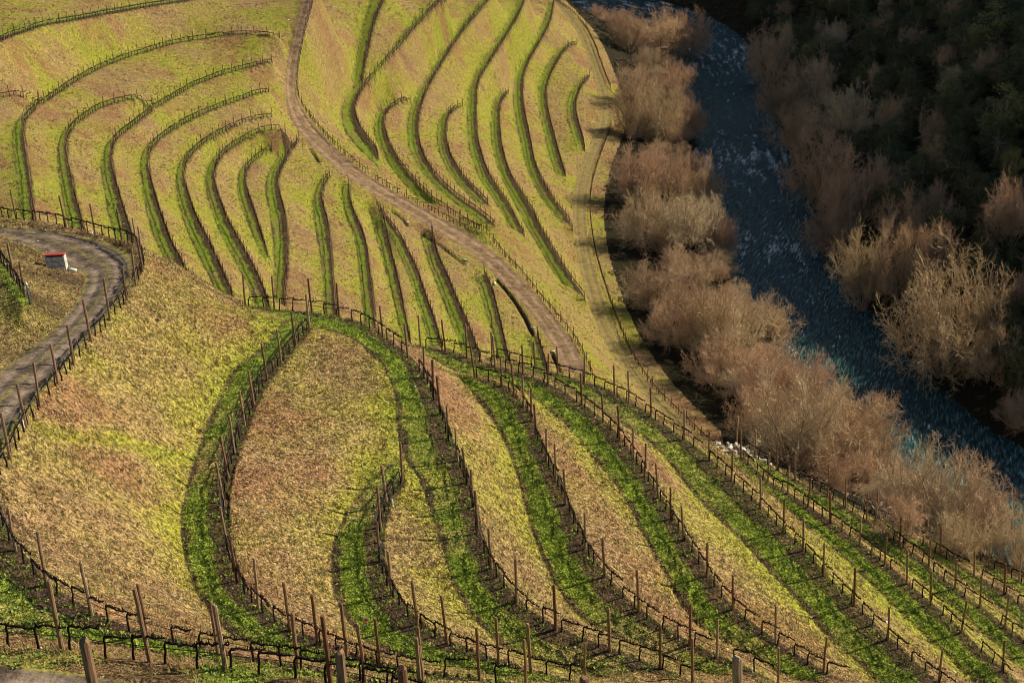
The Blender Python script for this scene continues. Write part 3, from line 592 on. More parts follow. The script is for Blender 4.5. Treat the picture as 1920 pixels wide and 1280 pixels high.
for k in ROWS:
    near = k in NEAR
    E = EDGE[k]
    if k in TOE:                      # stand a hand's breadth inside the terrace edge
        T = dens(TOE[k], .3); Q = E.copy()
        for q in Q:
            d = T[np.argmin(((T[:, :2]-q[:2])**2).sum(1)), :2]-q[:2]; L = np.hypot(*d); q[:2] += d/max(L, 1e-6)*min(.22, L*.3)
        E = Q
    E = dens(E, .25)
    _, L = along(E, 0.0)
    # posts stand where the photograph shows them on the near rows, at even spacing on the far ones
    if near and k not in ('D1',):
        V = place(ROWS[k][0], ROWS[k][2], ROWS[k][3])[:, :2]
        dd = np.r_[0, np.cumsum(np.hypot(*np.diff(E[:, :2], axis=0).T))]
        s0 = sorted(dd[np.argmin(((E[:, :2]-v)**2).sum(1))] for v in V); s = [s0[0]]
        for a in s0[1:]:
            g = a-s[-1]
            if g < 1.1: continue
            m = max(1, int(round(g/2.5))); s += [s[-1]+g*(i+1)/m for i in range(m)]
        s = np.array(s)
    else:
        m = max(1, int(round(L/2.45))); s = np.clip(np.linspace(.1, L-.1, m+1)+RNG.normal(0, .12, m+1), 0, L)
    P, _ = along(E, s); z = height(P[:, 0], P[:, 1])
    root = empty('vine_trellis', (P[0, 0], P[0, 1], z[0]), 'row of vine posts and wires '+ROWTXT[k], 'trellis', 'vineyard trellis rows')
    lo = np.array([P[0, 0], P[0, 1], z[0]]); tops = []
    for i in range(len(P)):
        tilt = RNG.normal(0, .022, 2)
        if k == 'C3' and i == 0: tilt = np.array([.02, -.12])
        o = link('post', POSTS[RNG.integers(4)], root, (P[i, 0]-lo[0], P[i, 1]-lo[1], z[i]-lo[2]), (tilt[0], tilt[1], RNG.uniform(0, 6.3)), (1 if near else 1.3, 1 if near else 1.3, RNG.uniform(.93, 1.08)))
    # hose and wires
    ss = np.arange(0, L+.01, .5 if near else 1.2); W, _ = along(E, np.clip(ss, s[0], s[-1])); zw = height(W[:, 0], W[:, 1])
    zs = np.interp(ss, s, z); zz = .5*zw+.5*zs; r = np.hypot(W[:, 0], W[:, 1]).mean()
    for nm, h, rad, mt in (('drip_hose', .44, .012, M_HOSE), ('wire', .64, .006, M_WIRE), ('wire', 1.1, .004, M_WIRE), ('wire', 1.6, .004, M_WIRE)):
        if not near and h > .7: continue
        b = MB(); b.tube(np.c_[W-lo[:2], zz+h-lo[2]+.015*np.sin(ss*2.6)], rad, 4); link(nm, b.mesh(nm, mt), root)
    vs_ = np.arange(.3, L-.3, .80 if near else .9); vs_ = vs_+RNG.normal(0, .06, len(vs_)); vs_ = vs_[RNG.random(len(vs_)) > .04]
    vp, _ = along(E, vs_); vq, _ = along(E, vs_+.3); vz = height(vp[:, 0], vp[:, 1])
    az = np.arctan2(vq[:, 1]-vp[:, 1], vq[:, 0]-vp[:, 0])
    for i in range(len(vs_)): vine_pts.append((np.hypot(vp[i, 0], vp[i, 1]), vp[i, 0], vp[i, 1], vz[i], az[i], k))
vine_pts.sort(key=lambda a: a[0])
# the nearest three hundred vines one by one, the rest as one object
inview = [v for v in vine_pts if v[5] in NEAR and abs(math.degrees(math.atan2(v[1], v[2]))) < 24]
one = inview[:300]; ids = set(id(v) for v in one)
span = {k: sorted(v[0] for v in one if v[5] == k) for k in NEAR}
for r, x, y, z, a, k in one:
    f = span[k].index(r)/max(len(span[k]), 1); part = 'near' if f < .34 else 'middle' if f < .67 else 'far'
    tag(link('grapevine', VINES[RNG.integers(8)], None, (x, y, z), (0, 0, a+RNG.normal(0, .05)), (1, 1, RNG.uniform(.92, 1.08))),
        'pruned grapevine, %s stretch of the row ' % part+ROWTXT[k], 'grapevine', '%s vines of the row ' % part+ROWTXT[k])
# ------------------------------------------------------------------ instanced stuff (points + geometry nodes)
def proto_collection(name, meshes):
    c = bpy.data.collections.new(name)
    for i, me in enumerate(meshes):
        o = bpy.data.objects.new('%s_%02d' % (name, i), me); c.objects.link(o)
    return c
def scatter(name, P, rot, scl, idx, coll, label=None, cat=None):
    n = len(P); me = bpy.data.meshes.new(name); me.vertices.add(n); me.vertices.foreach_set('co', np.asarray(P, np.float32).ravel())
    a = me.attributes.new('rot', 'FLOAT_VECTOR', 'POINT'); a.data.foreach_set('vector', np.asarray(rot, np.float32).ravel())
    a = me.attributes.new('scl', 'FLOAT_VECTOR', 'POINT')
    scl = np.asarray(scl, np.float32); scl = np.repeat(scl[:, None], 3, 1) if scl.ndim == 1 else scl
    a.data.foreach_set('vector', scl.ravel())
    a = me.attributes.new('idx', 'INT', 'POINT'); a.data.foreach_set('value', np.asarray(idx, np.int32))
    me.update(); o = bpy.data.objects.new(name, me); COL.objects.link(o); o['kind'] = 'stuff'
    if label: o['label'] = label
    if cat: o['category'] = cat
    g = bpy.data.node_groups.new(name, 'GeometryNodeTree')
    g.interface.new_socket('Geometry', in_out='INPUT', socket_type='NodeSocketGeometry'); g.interface.new_socket('Geometry', in_out='OUTPUT', socket_type='NodeSocketGeometry')
    gi = g.nodes.new('NodeGroupInput'); go = g.nodes.new('NodeGroupOutput')
    ip = g.nodes.new('GeometryNodeInstanceOnPoints'); ci = g.nodes.new('GeometryNodeCollectionInfo')
    ci.inputs['Collection'].default_value = coll; ci.inputs['Separate Children'].default_value = True; ci.inputs['Reset Children'].default_value = True
    def na(nm, t): x = g.nodes.new('GeometryNodeInputNamedAttribute'); x.data_type = t; x.inputs['Name'].default_value = nm; return x.outputs['Attribute']
    e2r = g.nodes.new('FunctionNodeEulerToRotation')
    g.links.new(gi.outputs[0], ip.inputs['Points']); g.links.new(ci.outputs[0], ip.inputs['Instance']); ip.inputs['Pick Instance'].default_value = True
    g.links.new(na('idx', 'INT'), ip.inputs['Instance Index']); g.links.new(na('rot', 'FLOAT_VECTOR'), e2r.inputs[0]); g.links.new(e2r.outputs[0], ip.inputs['Rotation'])
    g.links.new(na('scl', 'FLOAT_VECTOR'), ip.inputs['Scale']); g.links.new(ip.outputs[0], go.inputs[0])
    md = o.modifiers.new('scatter', 'NODES'); md.node_group = g
    return o
rest = [v for v in vine_pts if id(v) not in ids]
scatter('grapevines', [(v[1], v[2], v[3]) for v in rest], [(0, 0, v[4]) for v in rest], np.array([1.0 if v[0] < 120 else 1.25 for v in rest]), RNG.integers(0, 8, len(rest)), proto_collection('vine_kinds', VINES), 'pruned dark grapevines along the distant rows', 'grapevines')
# ------------------------------------------------------------------ finding the ground along a bearing
def ground_hit(px, py):
    a = (px-CX)/FPX; b = -(py-CY)/FPX; ray = FW+a*RX+b*UX
    h = np.hypot(ray[0], ray[1]); r = np.geomspace(30, 900, 2500)
    x, y, z = ray[0]/h*r, ray[1]/h*r, EYE+ray[2]/h*r
    g = height(x, y); k = np.argmax(z <= np.maximum(g, 0)); return np.array([x[k], y[k], g[k]])
# ------------------------------------------------------------------ river
def river():
    n, m = 760, 56
    def res(P, s):
        d = np.r_[0, np.cumsum(np.hypot(*np.diff(P[:, :2], axis=0).T))]; d /= d[-1]; return np.c_[np.interp(s, d, P[:, 0]), np.interp(s, d, P[:, 1])]
    s = np.linspace(0, 1, n); A, B = res(WL, s), res(WR, s); C = (A+B)/2
    D = B-A; A = A-D*.22; B = B+D*.10; t = np.linspace(0, 1, m)
    XY = A[:, None]*(1-t[None, :, None])+B[:, None]*t[None, :, None]
    v = np.r_[0, np.cumsum(np.hypot(*np.diff(C, axis=0).T))]; Wd = np.hypot(*(B-A).T)
    U = t[None]*Wd[:, None]; V = np.broadcast_to(v[:, None], U.shape)
    pc = np.stack([XY[..., 0], XY[..., 1], np.full(U.shape, -EYE)], -1); dd = pc@FW; py = CY-FPX*(pc@UX)/dd
    rapid = np.exp(-((py-100)/40)**2)*.75+np.exp(-((py-300)/36)**2)*.95+np.exp(-((py-455)/40)**2)*.8+np.exp(-((py-540)/25)**2)*.35+np.exp(-((py-10)/25)**2)*.7+.10
    rapid = np.clip(rapid, 0, 1)
    z = .16*vnoise(U*.55, V, 1.4, 31)+.10*vnoise(U*.7, V, .7, 32)+.30*vnoise(U, V, 4.5, 33)
    z = z*(.35+.9*rapid)
    me = bpy.data.meshes.new('river'); co = np.stack([XY[..., 0], XY[..., 1], z-.15], -1).reshape(-1, 3)
    q = np.arange(n*m).reshape(n, m); F = np.stack([q[:-1, :-1], q[:-1, 1:], q[1:, 1:], q[1:, :-1]], -1).reshape(-1, 4)
    me.from_pydata(co.tolist(), [], F.tolist()); me.update(); me.shade_smooth()
    at = me.attributes.new('flow', 'FLOAT_COLOR', 'POINT'); c = np.ones((n*m, 4), np.float32)
    c[:, 0] = U.ravel(); c[:, 1] = V.ravel(); c[:, 2] = rapid.ravel(); at.data.foreach_set('color', c.ravel())
    mt, nn, l, b = new_mat('river_water', .18, .15); h = NT_(mt); a = h.attr('flow')
    sep = nn.new('ShaderNodeSeparateXYZ'); l.new(a.outputs['Vector'], sep.inputs[0])
    comb = nn.new('ShaderNodeCombineXYZ'); l.new(sep.outputs[0], comb.inputs[0]); l.new(sep.outputs[1], comb.inputs[1])
    w1 = h.noise(h.scale(comb.outputs[0], (.42, 1.25, 1)), 1.0, 4, .65, .6); w2 = h.noise(h.scale(comb.outputs[0], (1.3, 2.8, 1)), 1.0, 3, .6, .4)
    f = h.math('ADD', h.math('MULTIPLY', w1, .7), h.math('MULTIPLY', h.noise(h.scale(comb.outputs[0], (.18, .10, 1)), 1.0, 2), .55))
    f = h.math('ADD', f, h.math('MULTIPLY', sep.outputs[2], .115)); f = h.math('ADD', f, h.math('MULTIPLY', h.math('SUBTRACT', w2, .5), .28))
    foam = h.ramp(f, [(.775, (0, 0, 0)), (.85, (1, 1, 1))])
    base = h.ramp(w1, [(.38, (.008, .030, .030)), (.52, (.028, .084, .080)), (.64, (.12, .23, .21))])  # ripple crests painted paler, sky reflection put into the base colour
    l.new(h.mix(foam, base, (.72, .75, .74)), b.inputs['Base Color'])
    l.new(h.math('ADD', h.math('MULTIPLY', foam, .6), .09), b.inputs['Roughness'])
    l.new(h.bump(h.math('ADD', h.math('MULTIPLY', w1, .65), h.math('MULTIPLY', w2, .35)), 1.0, .55), b.inputs['Normal'])
    me.materials.append(mt); o = bpy.data.objects.new('river', me); COL.objects.link(o); o['kind'] = 'structure'; o['label'] = 'fast dark blue river with white rapids'
river()
# ------------------------------------------------------------------ trees
def wood_mat(name, stops, rough=.9):
    m, n, l, b = new_mat(name, rough, .1); q = NT_(m); p = q.pos()
    c = q.ramp(q.math('ADD', q.math('MULTIPLY', q.objrand(), .75), q.math('MULTIPLY', q.noise(p, .35, 2), .25)), stops)
    l.new(c, b.inputs['Base Color']); return m
M_TWIG = wood_mat('bare_twigs', [(.1, (.53, .35, .22)), (.3, (.64, .42, .26)), (.5, (.46, .32, .20)), (.7, (.62, .43, .25)), (.9, (.62, .50, .32))])
M_TWIGT = wood_mat('tan_twigs', [(.1, (.60, .44, .25)), (.5, (.64, .49, .28)), (.9, (.54, .37, .21))])
M_LIMB = wood_mat('pale_bark', [(.1, (.30, .23, .16)), (.5, (.40, .32, .22)), (.9, (.26, .19, .13))])
def leaf_mat(name, stops):
    m, n, l, b = new_mat(name, .6, .3); q = NT_(m); p = q.pos()
    c = q.ramp(q.math('ADD', q.math('MULTIPLY', q.objrand(), .6), q.math('MULTIPLY', q.noise(p, .8, 2), .4)), stops)
    l.new(c, b.inputs['Base Color']); return m
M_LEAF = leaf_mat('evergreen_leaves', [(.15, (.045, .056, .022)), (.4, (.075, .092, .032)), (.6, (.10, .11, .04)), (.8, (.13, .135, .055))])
M_LEAFP = leaf_mat('olive_sunlit_leaves', [(.15, (.15, .16, .05)), (.5, (.20, .20, .065)), (.9, (.17, .16, .06))])  # paler olive leaves; on the lit trees sunlight is put into this colour
M_LEAFR = leaf_mat('rust_leaves', [(.15, (.34, .09, .04)), (.9, (.42, .14, .05))])
M_BRAMB = leaf_mat('bramble_leaves', [(.1, (.05, .05, .018)), (.4, (.10, .085, .03)), (.65, (.14, .085, .05)), (.9, (.07, .09, .02))])
def bare_tree(seed, H=10.0, stems=6, spread=.62, dens_=1.0, lean=0.0):
    rg = np.random.default_rng(500+seed); limb = MB(); tw_v, tw_f = [], []; cnt = [0]
    def path(p, d, L, n, wob, up):
        pts = [p]; d = d/np.linalg.norm(d)
        for i in range(n):
            d = d+rg.normal(0, wob, 3)+np.array([0, 0, up]); d /= np.linalg.norm(d); pts.append(pts[-1]+d*L/n)
        return np.array(pts), d
    def cone(P, r):          # thin three-sided twig, tapering to a point
        n = len(P); T = P[-1]-P[0]; T /= np.linalg.norm(T)+1e-9; a = np.cross(T, [.31, .52, .79]); a /= np.linalg.norm(a)+1e-9; b = np.cross(T, a)
        ring = [a, -.5*a+.87*b, -.5*a-.87*b]; base = cnt[0]
        for i in range(n-1):
            rr_ = r*(1-i/(n-1)*.75)
            for k in range(3): tw_v.append(P[i]+ring[k]*rr_)
        tw_v.append(P[-1]); cnt[0] += 3*(n-1)+1
        for i in range(n-2):
            for k in range(3): tw_f.append((base+3*i+k, base+3*i+(k+1) % 3, base+3*i+3+(k+1) % 3, base+3*i+3+k))
        e = base+3*(n-2)
        for k in range(3): tw_f.append((e+k, e+(k+1) % 3, base+3*(n-1)))
    def side(d, ang):
        a = rg.normal(0, 1, 3); a -= a@d*d; a /= np.linalg.norm(a); return d*math.cos(ang)+a*math.sin(ang)
    for s in range(stems):
        az = 2.4*s+rg.uniform(-.4, .4); inc = spread*math.sqrt((s+.5)/stems)*rg.uniform(.9, 1.1)
        d = np.array([math.sin(inc)*math.cos(az)+lean, math.sin(inc)*math.sin(az), math.cos(inc)])
        p0 = np.array([rg.normal(0, .3), rg.normal(0, .3), -.3]); P, _ = path(p0, d, H*rg.uniform(.58, .80)*(1-.18*(inc/1.2)**2), 6, .07, .02)
        limb.tube(P, np.linspace(.15, .05, 7)*H/10, 5, False)
        for f in np.linspace(.28, 1, int(8*dens_)):
            i = f*6; k = min(int(i), 5); q = P[k]*(1-(i-k))+P[k+1]*(i-k); dd = P[k+1]-P[k]; dd /= np.linalg.norm(dd)
            P1, d1 = path(q, side(dd, rg.uniform(.4, .95)), H*rg.uniform(.16, .38)*(1.25-.45*f), 4, .20, .05); limb.tube(P1, np.linspace(.045, .018, 5)*H/10, 3, False)
            for f2 in np.linspace(.2, 1, 7):
                i2 = f2*4; k2 = min(int(i2), 3); q2 = P1[k2]*(1-(i2-k2))+P1[k2+1]*(i2-k2); e = P1[k2+1]-P1[k2]; e /= np.linalg.norm(e)
                P2, _ = path(q2, side(e, rg.uniform(.45, 1.15)), H*rg.uniform(.10, .17), 3, .24, .05); cone(P2, .026*H/10)
                for f3 in np.linspace(.25, 1, 5):
                    i3 = f3*3; k3 = min(int(i3), 2); q3 = P2[k3]*(1-(i3-k3))+P2[k3+1]*(i3-k3); g = P2[k3+1]-P2[k3]; g /= np.linalg.norm(g)
                    P3, _ = path(q3, side(g, rg.uniform(.4, 1.1)), H*rg.uniform(.06, .11), 2, .28, .05); cone(P3, .019*H/10)
                    for _ in range(2):
                        P4, _ = path(P3[1], side((P3[2]-P3[1])/np.linalg.norm(P3[2]-P3[1]), rg.uniform(.3, .8)), H*rg.uniform(.035, .065), 1, .1, .15); cone(P4, .016*H/10)
    me = bpy.data.meshes.new('crown'); me.from_pydata([tuple(v) for v in tw_v], [], tw_f); me.update()
    tr = limb.mesh('trunk', M_LIMB)
    V = np.array(tw_v); return tr, me, V[:, 2].max(), np.percentile(np.hypot(V[:, 0], V[:, 1]), 96)
BARE = [bare_tree(i, 10, st, sp, dn) for i, (st, sp, dn) in enumerate(((13, 1.05, 1.0), (12, .85, 1.0), (14, 1.2, .9), (15, 1.15, .9), (8, .7, 1.1)))]
def with_mat(me, mat): m = me.copy(); m.materials.clear(); m.materials.append(mat); return m
BARE_T = [(t, with_mat(c, M_TWIG), with_mat(c, M_TWIGT), h, w) for t, c, h, w in BARE]
def leafy_tree(seed, H=9.0, n=85, leaves=75, mat=M_LEAF):
    rg = np.random.default_rng(900+seed); b = MB()
    P = np.array([(0, 0, -.4), (.1, .05, H*.2), (.2, -.1, H*.42), (.1, 0, H*.65)]); b.tube(P, [.24, .2, .15, .06], 6)
    V, F = [], []; k = 0
    for i in range(n):
        u = rg.normal(0, 1, 3); u /= np.linalg.norm(u); c = u*np.array([.37, .37, .43])*H*rg.uniform(.45, 1.0)**.5*rg.uniform(.85, 1.1)+np.array([0, 0, H*.46]); rad = H*rg.uniform(.06, .13)
        if i % 3 == 0: b.tube([P[2], (P[2]+c)/2+rg.normal(0, .1, 3), c], [.09, .05, .02], 3, False)
        for j in range(leaves):
            w = rg.normal(0, 1, 3); w /= np.linalg.norm(w); p = c+w*rad*rg.uniform(.55, 1.1)*np.array([1, 1, .75]); s = rg.uniform(.07, .16)
            t = rg.normal(0, 1, 3); t -= t@w*w*.6; t /= np.linalg.norm(t); r = np.cross(t, w+rg.normal(0, .5, 3)); r /= np.linalg.norm(r)+1e-9
            V += [p-t*s, p+r*s*.6, p+t*s, p-r*s*.6]; F.append((k, k+1, k+2, k+3)); k += 4
    me = bpy.data.meshes.new('crown'); me.from_pydata([tuple(v) for v in V], [], F); me.update(); me.materials.append(mat)
    V = np.array(V); return b.mesh('trunk', M_LIMB), me, V[:, 2].max(), np.percentile(np.hypot(V[:, 0], V[:, 1]), 97)
LEAFY = [leafy_tree(i) for i in range(5)]; LEAFP = [leafy_tree(11, n=60), leafy_tree(12, n=64)]
def plant(kind, x, y, z, h, w, label, group, twig=0):
    """one tree: an empty at its foot with trunk and crown"""
    if kind[0] == 'b':
        t, ca, cb, ph, pw = BARE_T[int(kind[1])]; c = cb if twig else ca; nm = 'bare_tree'; cat = 'tree'
    else:
        t, c, ph, pw = (LEAFY if kind[0] == 'l' else LEAFP)[int(kind[1])]; nm = 'evergreen_tree'; cat = 'tree'
        if kind[0] == 'p': c = with_mat(c, M_LEAFP)
        if kind[0] == 'r': c = with_mat(LEAFP[int(kind[1])][1], M_LEAFR)
    r = empty(nm, (x, y, z), label, cat, group); r.rotation_euler = (0, 0, RNG.uniform(0, 6.28)); r.scale = (w/2/pw, w/2/pw, h/ph)
    link('trunk', t, r); link('crown', c, r); return r
def by_view(px, py, top, wid):
    p = ground_hit(px, py); d = p-np.array([0, 0, EYE]); dist = d@FW; el = math.atan2(-d[2], np.hypot(d[0], d[1]))
    return p, (py-top)*dist/FPX/math.cos(el)*1.0, wid*dist/FPX
LT = [  # bearing of the foot, of the top, width, kind, tan twigs, label
 (1238,112,2,135,'b1',0,'brown bare tree at the top bend of the river'),
 (1160,70,5,60,'b4',0,'thin dark bare tree by the topmost water, left of the bend'),
 (1180,98,8,95,'b3',0,'brown bare tree left of the one at the top bend'),
 (1288,104,0,95,'b0',0,'brown bare tree leaning over the top bend of the river'),
 (1190,205,112,90,'b0',0,'pinkish bare tree, left one of the upper bank pair'),
 (1262,205,86,95,'b1',0,'pinkish bare tree with pointed top, right one of the upper bank pair'),
 (1188,258,150,80,'b2',1,'pale-stemmed tan tree beside the end of the upper track'),
 (1240,268,140,100,'b0',1,'pale-stemmed tan tree leaning over the water below the upper pair'),
 (1290,262,168,80,'b3',0,'rust-brown bare tree over the water opposite the shaded reach'),
 (1192,388,246,105,'b1',0,'tall pinkish bare tree nearest the grassy track'),
 (1245,385,262,110,'b0',0,'pinkish domed bare tree in the middle of the large clump'),
 (1310,392,280,105,'b2',0,'broad pinkish bare tree hanging over the rapids'),
 (1212,466,330,120,'b3',0,'brown bare tree at the foot of the large clump by the track'),
 (1275,478,340,130,'b1',0,'brown bare tree with ivy-dark base under the large clump'),
 (1360,490,392,62,'b4',0,'small reddish bare tree standing alone at the water'),
 (1330,470,350,80,'b0',0,'brown bare tree between the large clump and the reddish one'),
 (1222,586,468,110,'b1',0,'pinkish bare tree below the gap in the clump, next to the track'),
 (1262,600,500,120,'b2',0,'light brown bare tree left of the yellowish spreading tree'),
 (1262,646,545,115,'b3',0,'tangled brown bare tree close above the lower track'),
 (1325,660,515,120,'b0',0,'brown bare tree behind the yellowish spreading tree'),
 (1375,680,540,170,'b2',1,'yellowish spreading bare tree with pale forked limbs'),
 (1445,655,535,110,'b1',0,'rounded pinkish bare tree right of the yellowish spreading one'),
 (1345,722,610,115,'b3',0,'low brown bare tree above the leaf-covered gap'),
 (1440,760,630,130,'b0',0,'brown bare tree below the rounded pinkish one'),
 (1520,775,640,120,'b1',0,'pinkish bare tree leading the lower clump to the water'),
 (1420,830,690,130,'b2',0,'brown bare tree at the upper left of the lower clump'),
 (1490,885,672,190,'b0',0,'large pinkish domed tree at the centre of the lower clump'),
 (1590,870,690,190,'b1',0,'large grey-brown domed tree beside the still water'),
 (1640,850,715,110,'b3',0,'grey-brown tree on the water side of the lower clump'),
 (1545,905,810,130,'b3',0,'small round bare tree just above the white stone edging'),
 (1700,980,835,150,'b2',0,'pinkish tree starting the lowest clump above the outer rows'),
 (1770,1010,818,190,'b0',0,'large pinkish domed tree, biggest of the lowest clump'),
 (1840,1030,860,160,'b1',0,'pinkish tree right of the biggest in the lowest clump'),
 (1900,1065,925,130,'b3',1,'tan bare tree at the right edge above the outermost row'),
 (1690,1015,905,110,'b4',0,'thin brown bare tree low behind the outer row posts'),
 (1790,1045,930,110,'b2',1,'tan bare tree low behind the last posts'),
 # across the river
 (1615,580,392,120,'b1',1,'gold-topped bare tree on the far bank, left of its group'),
 (1690,570,392,110,'b0',0,'brown bare tree on the far bank behind the big tan one'),
 (1745,560,385,90,'b4',0,'brown bare tree on the far bank, rear right of the group'),
 (1770,700,432,230,'b3',1,'biggest tan bare tree on the far bank'),
 (1855,715,585,125,'b2',1,'smaller tan bare tree at the right foot of the biggest one'),
 (1905,800,722,90,'b3',0,'pinkish bush-like tree at the right edge of the far bank'),
 (1448,150,30,120,'b2',0,'dim bare tree on the far bank at the upper rapids'),
 (1475,235,95,110,'b0',0,'grey bare tree on the far bank below the upper rapids'),
 (1530,215,85,100,'b4',0,'thin grey bare tree set back from the upper far bank'),
 (1500,300,165,120,'b1',0,'brown bare tree overhanging the shaded reach from the far side'),
 (1590,280,145,150,'b3',0,'wide olive-brown bare tree on the middle of the far slope'),
 (1540,390,225,130,'b0',0,'brown bare tree at the far side of the middle rapids'),
 (1600,430,260,140,'b2',0,'brown bare tree up from the far side of the middle rapids'),
 (1655,400,270,100,'b1',0,'rusty bare tree in the shade above the far bank'),
 (1755,330,246,85,'b3',1,'lone pale bare tree in the dark wood'),
 (1560,480,350,110,'b3',0,'low dim bare tree at the far waterside'),
 (1890,470,300,120,'b1',0,'dim bare tree at the right edge of the wood'),
 (1690,470,330,110,'b2',0,'dim bare tree behind the gold-topped one')]
for px, py, top, wid, kd, tw, lab in LT:
    p, h, w = by_view(px, py, top, wid); plant(kd, p[0], p[1], p[2]-.2, max(h, 3), w, lab, 'bare trees along the river', tw)
for px, py, top, wid, kd, lab in [
 (1790,215,125,95,'p0','pale olive-green tree in the upper dark wood'), (1885,262,152,110,'p1','pale green lit tree near the right edge'),
 (1872,165,124,32,'r0','small rust-red tree above the pale green one'), (1868,95,2,120,'p1','sunlit yellow-green tree in the top right corner'),
 (1540,130,60,80,'p0','olive tree at the edge of the wood above the river'), (1900,360,270,60,'p0','lit leafy tree low at the right edge')]:
    p, h, w = by_view(px, py, top, wid); plant(kd, p[0], p[1], p[2]-.2, max(h, 2.5), w, lab, None)
# the dark evergreen wood: one tree after another up the slope
rg = np.random.default_rng(77); spots = []
for _ in range(6000):
    px, py = rg.uniform(1380, 1990), rg.uniform(-60, 760)
    if len(spots) >= 230: break
    xr = np.interp(py, [a[1] for a in WATER_R], [a[0] for a in WATER_R])
    if px < xr+55 or (py > 420 and px < 1880-(py-420)*0): 
        if not (py > 400 and px > xr+190): continue
    p = ground_hit(px, py)
    if any((p[0]-q[0])**2+(p[1]-q[1])**2 < 4.4**2 for q in spots): continue
    spots.append((p[0], p[1], p[2], px, py))
for i, (x, y, z, px, py) in enumerate(spots):
    tier = 'topmost' if py < 50 else 'upper' if py < 140 else 'middle' if py < 250 else 'lower' if py < 400 else 'lowest'
    side_ = 'left edge' if px < 1600 else 'centre' if px < 1760 else 'right edge'
    if i % 6 == 2:
        plant('b%d' % rg.integers(5), x, y, z-.2, rg.uniform(6, 10), rg.uniform(5, 8), 'dim leafless tree in the %s tier of the shaded wood, towards its %s' % (tier, side_), 'leafless trees of the %s tier, %s' % (tier, side_)); continue
    plant('l%d' % rg.integers(5), x, y, z-.2, rg.uniform(5.5, 9.5), rg.uniform(5.0, 8.5), 'dark evergreen tree in the %s tier of the shaded wood, towards its %s' % (tier, side_), 'evergreens of the %s tier, %s' % (tier, side_))
# shrubs that close the riverside clumps
rg = np.random.default_rng(78); got = [(o.location.x, o.location.y) for o in bpy.data.objects if o.name.startswith('bare_tree')]; nshrub = 0
for _ in range(5000):
    f = rg.uniform(.0, 1); kk = rg.integers(8, len(WL)-10); q0 = WL[kk, :2]; nrm = -np.array([WL[kk+1, 1]-WL[kk, 1], -(WL[kk+1, 0]-WL[kk, 0])]); nrm /= np.hypot(*nrm)
    x, y = q0-nrm*rg.uniform(-12, 12)
    if min((x-a)**2+(y-b)**2 for a, b in trk[::6]) < 64: continue
    i, j = gidx(np.array([[x, y]])); 
    if i[0] < 0 or not BANK[int(i[0]), int(j[0])] or min((x-a)**2+(y-b)**2 for a, b in got) < 3.6**2: continue
    z = height(x, y)[0]
    if z < .3: continue
    got.append((x, y)); nshrub += 1; d = np.array([x, y, z-EYE]); py = CY-FPX*(d@UX)/(d@FW)
    reach = 'upper bend' if py < 150 else 'upper clump' if py < 300 else 'large clump' if py < 500 else 'middle clump' if py < 700 else 'lower clump' if py < 900 else 'lowest clump'
    plant('b%d' % rg.integers(5), x, y, z-.2, rg.uniform(3.5, 8.5), rg.uniform(4.0, 8.5), 'low bare shrub filling the gaps in the %s of riverside trees' % reach, 'bare shrubs, '+reach, int(rg.random() < .2))
    if nshrub >= 115: break
print('shrubs', nshrub)
# ------------------------------------------------------------------ ground cover
def blade_tuft(seed, n, h, spread, width, mat, name, flop=.6):
    rg = np.random.default_rng(1500+seed); V, F = [], []; k = 0
    for i in range(n):
        a = rg.uniform(0, 6.28); o = np.array([rg.normal(0, spread), rg.normal(0, spread), 0]); d = np.array([math.cos(a), math.sin(a), 0]); s = np.array([-d[1], d[0], 0])
        L = h*rg.uniform(.55, 1.15); fl = rg.uniform(.15, 1)*flop; w = width*rg.uniform(.7, 1.3)
        m = o+d*L*.35*fl+np.array([0, 0, L*.6]); t = o+d*L*fl+np.array([0, 0, L*(1-.45*fl)])
        V += [o-s*w, o+s*w, m+s*w*.8, m-s*w*.8, t]; F += [(k, k+1, k+2, k+3), (k+3, k+2, k+4)]; k += 5
    me = bpy.data.meshes.new(name); me.from_pydata([tuple(v) for v in V], [], F); me.update(); me.materials.append(mat); return me
def weed_clump(seed, n, rad, size, mat, name='weed'):
    rg = np.random.default_rng(1700+seed); V, F = [], []; k = 0
    for i in range(n):
        a = rg.uniform(0, 6.28); r = rad*math.sqrt(rg.uniform(0, 1)); p = np.array([r*math.cos(a), r*math.sin(a), rg.uniform(.2, 1)*rad*.75*(1.1-r/rad)])
        t = np.array([math.cos(a), math.sin(a), rg.uniform(-.1, .9)])+rg.normal(0, .4, 3); t /= np.linalg.norm(t); u = np.cross(t, rg.normal(0, 1, 3)); u /= np.linalg.norm(u)+1e-9; s = size*rg.uniform(.6, 1.3)
        V += [p-t*s*.2, p+t*s*.4+u*s*.38, p+t*s, p+t*s*.4-u*s*.38]; F.append((k, k+1, k+2, k+3)); k += 4
    me = bpy.data.meshes.new(name); me.from_pydata([tuple(v) for v in V], [], F); me.update(); me.materials.append(mat); return me
def stone_mesh(seed, mat, name='stone', flat=.55, sub=2):
    rg = np.random.default_rng(1900+seed); bm = bmesh.new(); bmesh.ops.create_icosphere(bm, subdivisions=sub, radius=1)
    cuts = [(lambda v: v/np.linalg.norm(v))(rg.normal(0, 1, 3)) for _ in range(9)]; off = rg.uniform(.45, .85, 9)
    sc = np.array([1, rg.uniform(.6, .9), flat*rg.uniform(.7, 1.2)])
    for v in bm.verts:
        c = np.array(v.co)
        for d, o in zip(cuts, off):
            e = c@d-o
            if e > 0: c = c-d*e
        v.co = Vector(c*sc)
    me = bpy.data.meshes.new(name); bm.to_mesh(me); bm.free(); me.materials.append(mat); return me
